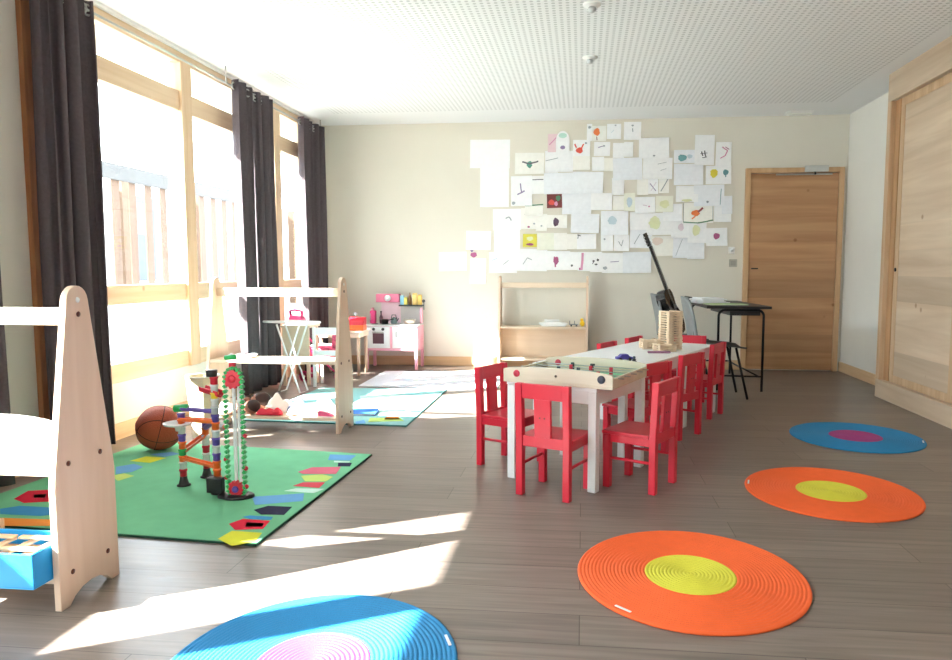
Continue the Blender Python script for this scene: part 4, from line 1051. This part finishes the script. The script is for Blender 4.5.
# ------------------------------------------------------------------ children's drawings pinned to the back wall
INK = dict(g=(58, 140, 118), o=(246, 112, 44), r=(224, 58, 44), p=(170, 70, 120), v=(120, 100, 150), k=(70, 72, 78), y=(232, 214, 50), t=(90, 150, 156), b=(120, 170, 200), n=(140, 60, 60),
           pk=(214, 130, 170), gr=(150, 160, 166), ly=(232, 234, 180), lp=(222, 204, 216), dg=(60, 120, 80), w=(235, 236, 236), lb=(196, 216, 228), pu=(86, 60, 84), aq=(170, 214, 200), cr=(236, 214, 200))
INKM = {k: mat('crayon_'+k, tuple(int(v_*.78+.22*240) for v_ in v), .9, spec=.1) for k, v in INK.items()}
PAPERS = [M_PAPER, mat('paper_warm', (248, 247, 241), .8, spec=.2), mat('paper_cool', (242, 245, 250), .8, spec=.2)]
TINT = dict(y=mat('paper_yellow', (226, 216, 90), .8), n=mat('paper_maroon', (128, 66, 66), .8), p=mat('paper_pink', (236, 208, 214), .8), c=mat('paper_cream', (240, 232, 204), .8), g=mat('paper_ivory', (242, 243, 228), .8))
# (x0, y0, x1, y1, tint, marks, label); marks: B blob (cx, cy, rx, ry, ink), L line (x0, y0, x1, y1, width, ink), all 0..1 from the top left
D = [
 (470,140,510,168,0,[],'blank landscape sheet, highest on the left of the cluster'),
 (480,168,509,207,0,[],'blank portrait sheet directly below the top left sheet'),
 (466,231,491,250,0,[],'blank sheet second from the lower left corner of the cluster'),
 (439,252,467,271,0,[],'blank sheet farthest left, at the lower corner of the cluster'),
 (494,230,520,252,0,[],'blank sheet beside the yellow-painted square'),
 (489,252,517,273,0,[('L',.1,.4,.3,.3,.04,'lb'),('L',.5,.6,.7,.4,.03,'gr')],'sheet with faint pencil lines left above the wall shelf'),
 (517,249,547,271,0,[('L',.2,.7,.35,.4,.03,'gr'),('L',.35,.4,.5,.5,.03,'gr')],'sheet with a faint grey loop above the wall shelf'),
 (470,258,486,284,0,[('B',.22,-.12,.26,.12,'p'),('B',.1,-.3,.12,.09,'v')],'sheet hanging lowest at the left, with a small purple shape'),
 (493,209,521,230,0,[('L',.45,.45,.58,.38,.06,'gr'),('L',.58,.38,.66,.55,.06,'gr')],'sheet with a small grey hook drawing'),
 (515,153,544,174,1,[('B',.5,.55,.12,.2,'g'),('L',.25,.42,.5,.52,.07,'k'),('L',.5,.52,.8,.4,.07,'k')],'drawing of a green bird with dark wings'),
 (511,176,532,206,0,[('L',.45,.25,.5,.55,.05,'v'),('L',.3,.62,.65,.5,.06,'v'),('B',.12,.9,.1,.07,'gr')],'sheet with a small violet stick figure'),
 (521,208,543,229,1,[('B',.2,.3,.05,.05,'gr'),('B',.35,.9,.07,.06,'p'),('B',.6,.75,.06,.05,'gr')],'cream sheet with scattered dots left of the purple figure'),
 (525,204,543,216,1,[('L',.0,.15,1,.05,.10,'dg')],'sheet with a green line along its top'),
 (532,176,544,194,0,[('L',.05,.2,.95,.2,.07,'k')],'small sheet with a thick dark line at its top'),
 (523,234,537,247,'y',[('B',.5,.8,.35,.12,'p'),('B',.5,.35,.3,.2,'ly')],'yellow painted square with a purple splash'),
 (537,233,554,250,'g',[],'ivory sheet right of the yellow painted square'),
 (545,151,558,173,0,[('L',.05,.45,1,.32,.05,'gr')],'small sheet with one grey slanting line'),
 (548,134,562,152,'p',[('L',.1,.6,.6,.2,.08,'pk')],'pale pink scribbled sheet behind the cloud-shaped cut-out'),
 (558,151,573,172,0,[],'blank sheet directly below the cloud-shaped cut-out'),
 (573,140,590,156,0,[('B',.38,.65,.26,.22,'r'),('L',.2,.5,.1,.25,.08,'r'),('L',.5,.5,.62,.25,.08,'r'),('B',.75,.2,.08,.08,'gr')],'sheet with a red crab-like drawing'),
 (573,155,590,170,1,[],'blank sheet just below the red crab-like drawing'),
 (587,124,592,141,0,[('B',.5,.2,.35,.1,'gr')],'narrow strip left of the orange balloon drawing'),
 (590,126,606,141,1,[('B',.42,.4,.25,.30,'o'),('L',.42,.7,.45,.95,.05,'n')],'drawing of an orange heart balloon'),
 (607,124,621,139,0,[('B',.6,.1,.08,.06,'gr'),('L',.3,.6,.5,.4,.03,'lb')],'small grey-toned sheet right of the orange balloon'),
 (624,122,641,140,0,[('B',.5,.2,.09,.06,'gr'),('L',.5,.35,.52,.55,.05,'gr')],'topmost right small sheet with a faint pencil mark'),
 (594,142,610,156,0,[('L',.25,.4,.55,.3,.05,'v'),('B',.62,.28,.08,.08,'gr')],'small sheet with a violet squiggle under the balloon drawing'),
 (592,157,604,171,0,[],'blank small sheet under the violet squiggle'),
 (604,158,613,171,1,[],'narrow blank sheet left of the large sheet in the upper middle'),
 (613,143,624,158,0,[],'blank small sheet between the squiggle and the top right sheets'),
 (624,142,633,157,0,[],'narrow curling blank sheet below the topmost right small sheet'),
 (613,158,642,180,2,[],'large blank sheet in the upper middle of the cluster'),
 (544,173,574,194,2,[],'large blank sheet left of centre'),
 (573,172,603,193,2,[],'large blank sheet at the centre, right of its twin'),
 (547,194,562,208,'n',[('B',.3,.6,.25,.25,'r'),('B',.75,.3,.2,.25,'dg'),('B',.6,.7,.15,.2,'pk')],'dark red photograph-like picture'),
 (562,193,591,214,2,[],'blank sheet right of the dark red picture'),
 (591,193,612,210,0,[],'blank sheet in the centre of the cluster below the twin sheets'),
 (612,178,624,195,0,[],'narrow blank sheet below the large upper middle sheet'),
 (624,193,635,211,'g',[('B',.5,.5,.3,.35,'lb')],'yellowish sheet with a pale blue patch'),
 (613,196,624,210,1,[],'small blank sheet left of the yellowish sheet'),
 (639,138,669,158,0,[('B',.5,.88,.05,.05,'gr')],'large sheet with a dot at its bottom edge'),
 (643,158,672,179,0,[('L',.5,.3,.8,.2,.02,'gr'),('L',.6,.6,.8,.5,.02,'gr')],'large sheet with faint pencil strokes, right of the upper middle'),
 (674,150,695,163,2,[('B',.4,.6,.25,.32,'t'),('B',.75,.5,.15,.2,'lb')],'sheet with a blue-green smudge'),
 (695,135,714,165,0,[('L',.35,.55,.42,.7,.06,'k'),('L',.5,.52,.56,.72,.06,'k'),('L',.3,.62,.65,.6,.03,'k'),('L',.4,.76,.62,.73,.04,'k')],'tall sheet with black scribbled marks'),
 (716,142,731,167,0,[('L',.4,.2,.75,.35,.07,'pk'),('L',.75,.35,.6,.55,.07,'pk'),('L',.6,.55,.3,.65,.06,'pk'),('L',.6,.2,.85,.3,.05,'p')],'sheet with a pink squiggle at the right edge'),
 (706,166,731,184,0,[('B',.32,.4,.18,.3,'y'),('B',.78,.36,.13,.2,'t'),('L',.78,.4,.78,.62,.06,'t')],'sheet with a yellow oval and a teal heart'),
 (674,164,703,185,2,[],'large blank sheet left of the yellow oval drawing'),
 (637,179,648,195,1,[],'small blank sheet left of the crossed violet lines'),
 (648,179,658,194,0,[('L',.2,.3,.8,.8,.06,'v'),('L',.8,.2,.3,.8,.05,'lp')],'small sheet with crossed pale violet lines'),
 (659,177,669,193,1,[('L',.2,.9,.9,.1,.08,'gr')],'narrow sheet with a long grey diagonal'),
 (676,186,698,202,0,[('B',.5,.9,.3,.1,'ly')],'sheet with a faint yellow lower edge'),
 (694,185,724,206,2,[('L',.9,.2,.86,.95,.03,'t'),('B',.45,.8,.05,.07,'gr')],'large sheet with a teal line along its right side'),
 (536,214,547,231,1,[('B',.5,.7,.1,.06,'gr')],'narrow cream sheet left of the dark purple figure'),
 (547,215,567,228,1,[('B',.45,.55,.17,.42,'pu')],'small sheet with a dark purple arched figure'),
 (571,214,599,233,2,[],'blank sheet right of the dark purple figure'),
 (601,211,628,235,2,[('B',.42,.4,.2,.22,'lb')],'sheet with a pale blue blot near the centre'),
 (630,212,648,230,0,[],'blank sheet above the guitar head'),
 (646,213,671,235,0,[('B',.35,.45,.28,.36,'ly')],'sheet with a pale lime blot'),
 (630,228,652,248,2,[('L',.2,.8,.45,.3,.03,'gr')],'sheet partly hidden by the tip of the guitar'),
 (635,197,655,213,0,[('L',.4,.5,.6,.55,.05,'lp'),('B',.7,.6,.06,.06,'pk')],'sheet with a faint mauve mark'),
 (656,196,673,212,'g',[('B',.5,.5,.35,.3,'ly')],'ivory sheet with a pale yellow blot'),
 (663,204,682,221,0,[('L',.2,.4,.5,.3,.03,'lp')],'sheet with pale lines left of the orange animal'),
 (683,203,713,223,1,[('B',.42,.5,.18,.18,'o'),('L',.3,.8,.45,.6,.06,'o'),('L',.5,.45,.66,.25,.10,'n'),('L',.02,0,.02,.95,.02,'k'),('L',.02,.95,.5,1.0,.05,'dg'),('L',.5,1.0,1.0,.86,.06,'dg'),('L',.98,0,.98,.85,.02,'gr')],'drawing of an orange animal framed by dark lines'),
 (714,204,731,222,0,[],'small pale sheet right of the orange animal'),
 (722,196,732,214,2,[],'narrow bluish sheet at the far right edge'),
 (671,220,689,238,0,[('B',.55,.4,.2,.25,'lp')],'sheet with a faint mauve smudge'),
 (688,220,706,243,0,[('B',.45,.45,.25,.3,'ly')],'sheet with a pale yellow patch beside the magenta blob'),
 (706,228,727,246,0,[('B',.5,.45,.18,.22,'p')],'sheet with a round magenta blob'),
 (673,237,688,258,2,[('L',.6,.1,.2,.9,.03,'gr')],'low sheet with a grey line left of two bluish sheets'),
 (687,242,704,259,2,[],'bluish sheet, lowest at the right'),
 (651,236,673,256,1,[('B',.3,.25,.3,.25,'cr')],'sheet with a pinkish smudge beside the guitar neck'),
 (566,234,577,249,1,[],'narrow blank sheet left of the sheet with a corner mark'),
 (577,234,596,249,0,[('L',.03,.05,.2,.12,.06,'k'),('L',.08,.05,.05,.3,.04,'k')],'small sheet with a dark corner mark'),
 (554,233,567,250,1,[],'small pale sheet in the row above the dark pink heart'),
 (601,234,613,251,0,[('B',.3,.3,.1,.06,'gr')],'small sheet with a grey spot in the third row up'),
 (614,235,629,251,0,[('L',.3,.4,.5,.7,.04,'gr'),('L',.6,.3,.5,.7,.04,'gr')],'small sheet with faint grey strokes'),
 (546,251,570,270,0,[('B',.42,.5,.14,.25,'p'),('L',.35,.3,.4,.85,.08,'p')],'sheet with a dark pink heart, bottom row'),
 (569,252,579,270,0,[('B',.3,.75,.14,.08,'k')],'narrow sheet with one dark dot, bottom row'),
 (578,252,591,271,0,[('L',.35,.05,.3,.95,.18,'pk'),('B',.15,.9,.12,.08,'p')],'sheet with a pink upright stripe, bottom row'),
 (590,252,602,272,0,[('B',.3,.45,.12,.06,'k'),('B',.65,.4,.12,.08,'k'),('B',.5,.62,.16,.05,'k'),('L',.2,.6,.3,.5,.06,'k')],'sheet with small black marks, bottom row'),
 (602,253,623,273,0,[('B',.15,.75,.13,.10,'gr'),('L',.4,.45,.8,.42,.03,'v')],'sheet with a grey flower and a violet line, bottom row'),
 (623,252,651,273,2,[],'blank sheet at the right end of the bottom row'),
]
def rot2(x, y, a): return x*math.cos(a)-y*math.sin(a), x*math.sin(a)+y*math.cos(a)
rnd = random.Random(4)
PUTTY = mat('putty', (220, 222, 226), .8)
GD_ = "children's drawings pinned to the back wall"
for i, (x0, y0, x1, y1, tint, marks, lab) in enumerate(D):
    dep = YB-.0012-.0002*i
    A = on(x0, y0, 1, dep); B = on(x1, y1, 1, dep)
    wd_, ht = B.x-A.x, A.z-B.z; a = rnd.uniform(-.025, .025)
    m = TINT[tint] if isinstance(tint, str) else PAPERS[tint]
    q = MB(); n_ = 6
    curl = rnd.uniform(.006, .022)
    vs = []
    for yy in (0, -.0006):
        for r_ in range(n_+1):
            t = r_/n_
            for s in (0, 1):
                px, pz = rot2((s-.5)*wd_, (.5-t)*ht, a); vs.append((px, yy-curl*t**3, pz))
    k = 2*(n_+1); fs = []
    for r_ in range(n_):
        b_ = 2*r_; fs += [(b_, b_+1, b_+3, b_+2), (k+b_, k+b_+2, k+b_+3, k+b_+1), (b_, b_+2, k+b_+2, k+b_), (b_+1, k+b_+1, k+b_+3, b_+3)]
    fs += [(0, k, k+1, 1), (2*n_, 2*n_+1, k+2*n_+1, k+2*n_)]
    q.add(vs, fs, m)
    q.box((-.006, 0, ht/2-.018), (.006, YB-dep-.0001, ht/2-.008), PUTTY)
    def pt(u_, v_, lift):
        px, pz = rot2((u_-.5)*wd_, (.5-v_)*ht, a); t = min(1, max(0, v_)); return (px, -.0006-curl*t**3-lift, pz)
    for j, mk in enumerate(marks):
        lift = .0006+.00012*j
        if mk[0] == 'B':
            _, cx_, cy_, rx, ry, ink = mk; rx *= .8; ry *= .8; n2 = 16; wob = rnd.uniform(0, 6)
            V = [pt(cx_, cy_, lift)]+[pt(cx_+rx*math.cos(2*PI*t/n2)*(1+.13*math.sin(3*t+wob)), cy_+ry*math.sin(2*PI*t/n2)*(1+.13*math.cos(5*t+wob)), lift) for t in range(n2)]
            q.add(V, [(0, 1+t, 1+(t+1) % n2) for t in range(n2)], INKM[ink])
        else:
            _, ax_, ay_, bx_, by_, wl_, ink = mk
            # a hand-drawn stroke of slightly varying width
            n2 = 5; V = []; dx, dy = (bx_-ax_)*wd_, (by_-ay_)*ht; L_ = math.hypot(dx, dy) or 1; nx, ny = -dy/L_, dx/L_; hw2 = wl_*min(wd_, ht)*.5
            for t in range(n2+1):
                f = t/n2; wv = .12*hw2*math.sin(7*f+i)
                for s in (-1, 1):
                    V.append(pt(ax_+(bx_-ax_)*f+(nx*(s*hw2+wv))/wd_, ay_+(by_-ay_)*f+(ny*(s*hw2+wv))/ht, lift))
            q.add(V, [(2*t, 2*t+1, 2*t+3, 2*t+2) for t in range(n2)], INKM[ink])
    o = q.build('drawing'); o.location = ((A.x+B.x)/2, dep, (A.z+B.z)/2)
    tag(o, 'paper: '+lab if False else lab, 'drawing', GD_)
# cloud-shaped cut-out
dep = YB-.0195
A = on(556, 131, 1, dep); B = on(569.5, 152, 1, dep); wd_, ht = B.x-A.x, A.z-B.z
P = [(-wd_/2, -ht/2), (wd_/2, -ht/2), (wd_/2, ht*.05)]+[(wd_/2*math.cos(t), ht*.05+ht*.45*math.sin(t)) for t in [PI*i/12 for i in range(1, 12)]]+[(-wd_/2, ht*.05)]
q = MB(); q.prism(P, 'Y', -.0008, 0, M_PAPER)
for cx_, cz_, rx, rz_, ink in ((0, ht*.28, wd_*.3, ht*.12, 'aq'), (.0, -ht*.28, wd_*.18, ht*.09, 'v')):
    q.add([(cx_, -.0014, cz_)]+[(cx_+rx*math.cos(2*PI*t/16), -.0014, cz_+rz_*math.sin(2*PI*t/16)) for t in range(16)], [(0, 1+t, 1+(t+1) % 16) for t in range(16)], INKM[ink])
o = q.build('drawing'); o.location = ((A.x+B.x)/2, dep, (A.z+B.z)/2); tag(o, 'round-topped cut-out sheet with a pale green patch', 'drawing', GD_)

# ------------------------------------------------------------------ light
k = 1.158; hd_ = Vector((1, .57, -1/k*1.0)).normalized()
sun = bpy.data.lights.new('sun', 'SUN'); sun.energy = 44; sun.angle = math.radians(.6); sun.color = (1, .97, .935)
so = bpy.data.objects.new('sun', sun); COL.objects.link(so); so.location = (-8, -4, 7)
so.rotation_euler = hd_.to_track_quat('-Z', 'Y').to_euler()
wd_ = bpy.data.worlds.new('sky'); SC.world = wd_; wd_.use_nodes = True; N = wd_.node_tree.nodes; L = wd_.node_tree.links
bg = N['Background']; tc = N.new('ShaderNodeTexCoord'); sx = N.new('ShaderNodeSeparateXYZ'); L.new(tc.outputs['Generated'], sx.inputs[0])
rp = N.new('ShaderNodeValToRGB'); rp.color_ramp.elements[0].position = .0; rp.color_ramp.elements[0].color = (.88, .94, 1, 1); rp.color_ramp.elements[1].position = .8; rp.color_ramp.elements[1].color = (.70, .84, 1, 1)
L.new(sx.outputs['Z'], rp.inputs['Fac']); L.new(rp.outputs['Color'], bg.inputs['Color']); bg.inputs['Strength'].default_value = 11.0
def portal(ya, yb):
    l = bpy.data.lights.new('window_portal', 'AREA'); l.shape = 'RECTANGLE'; l.size = 2.2; l.size_y = yb-ya; l.cycles.is_portal = True
    o = bpy.data.objects.new('window_portal', l); COL.objects.link(o); o.location = (XL-.16, (ya+yb)/2, (ZS+ZT)/2)
    o.rotation_euler = (0, -PI/2, 0)
portal(Y2a, Y2b); portal(Y1a, Y1b)

# ------------------------------------------------------------------ camera
cam = bpy.data.cameras.new('camera'); co = bpy.data.objects.new('camera', cam); COL.objects.link(co)
cam.sensor_fit = 'HORIZONTAL'; cam.sensor_width = 36; cam.lens = CF*36/952
cam.shift_x = -(CCX-476)/952; cam.shift_y = (CCY-330)/952
cam.clip_start = .05; cam.clip_end = 200
R3 = Matrix((CRT, -CDN, -CFW)).transposed()
co.matrix_world = Matrix.Translation((0, 0, CH)) @ R3.to_4x4()
SC.camera = co
SC.view_settings.view_transform = 'Standard'; SC.view_settings.look = 'None'; SC.view_settings.gamma = 1
SC.view_settings.exposure = .67; SC.view_settings.use_curve_mapping = False
for m in bpy.data.materials: pass
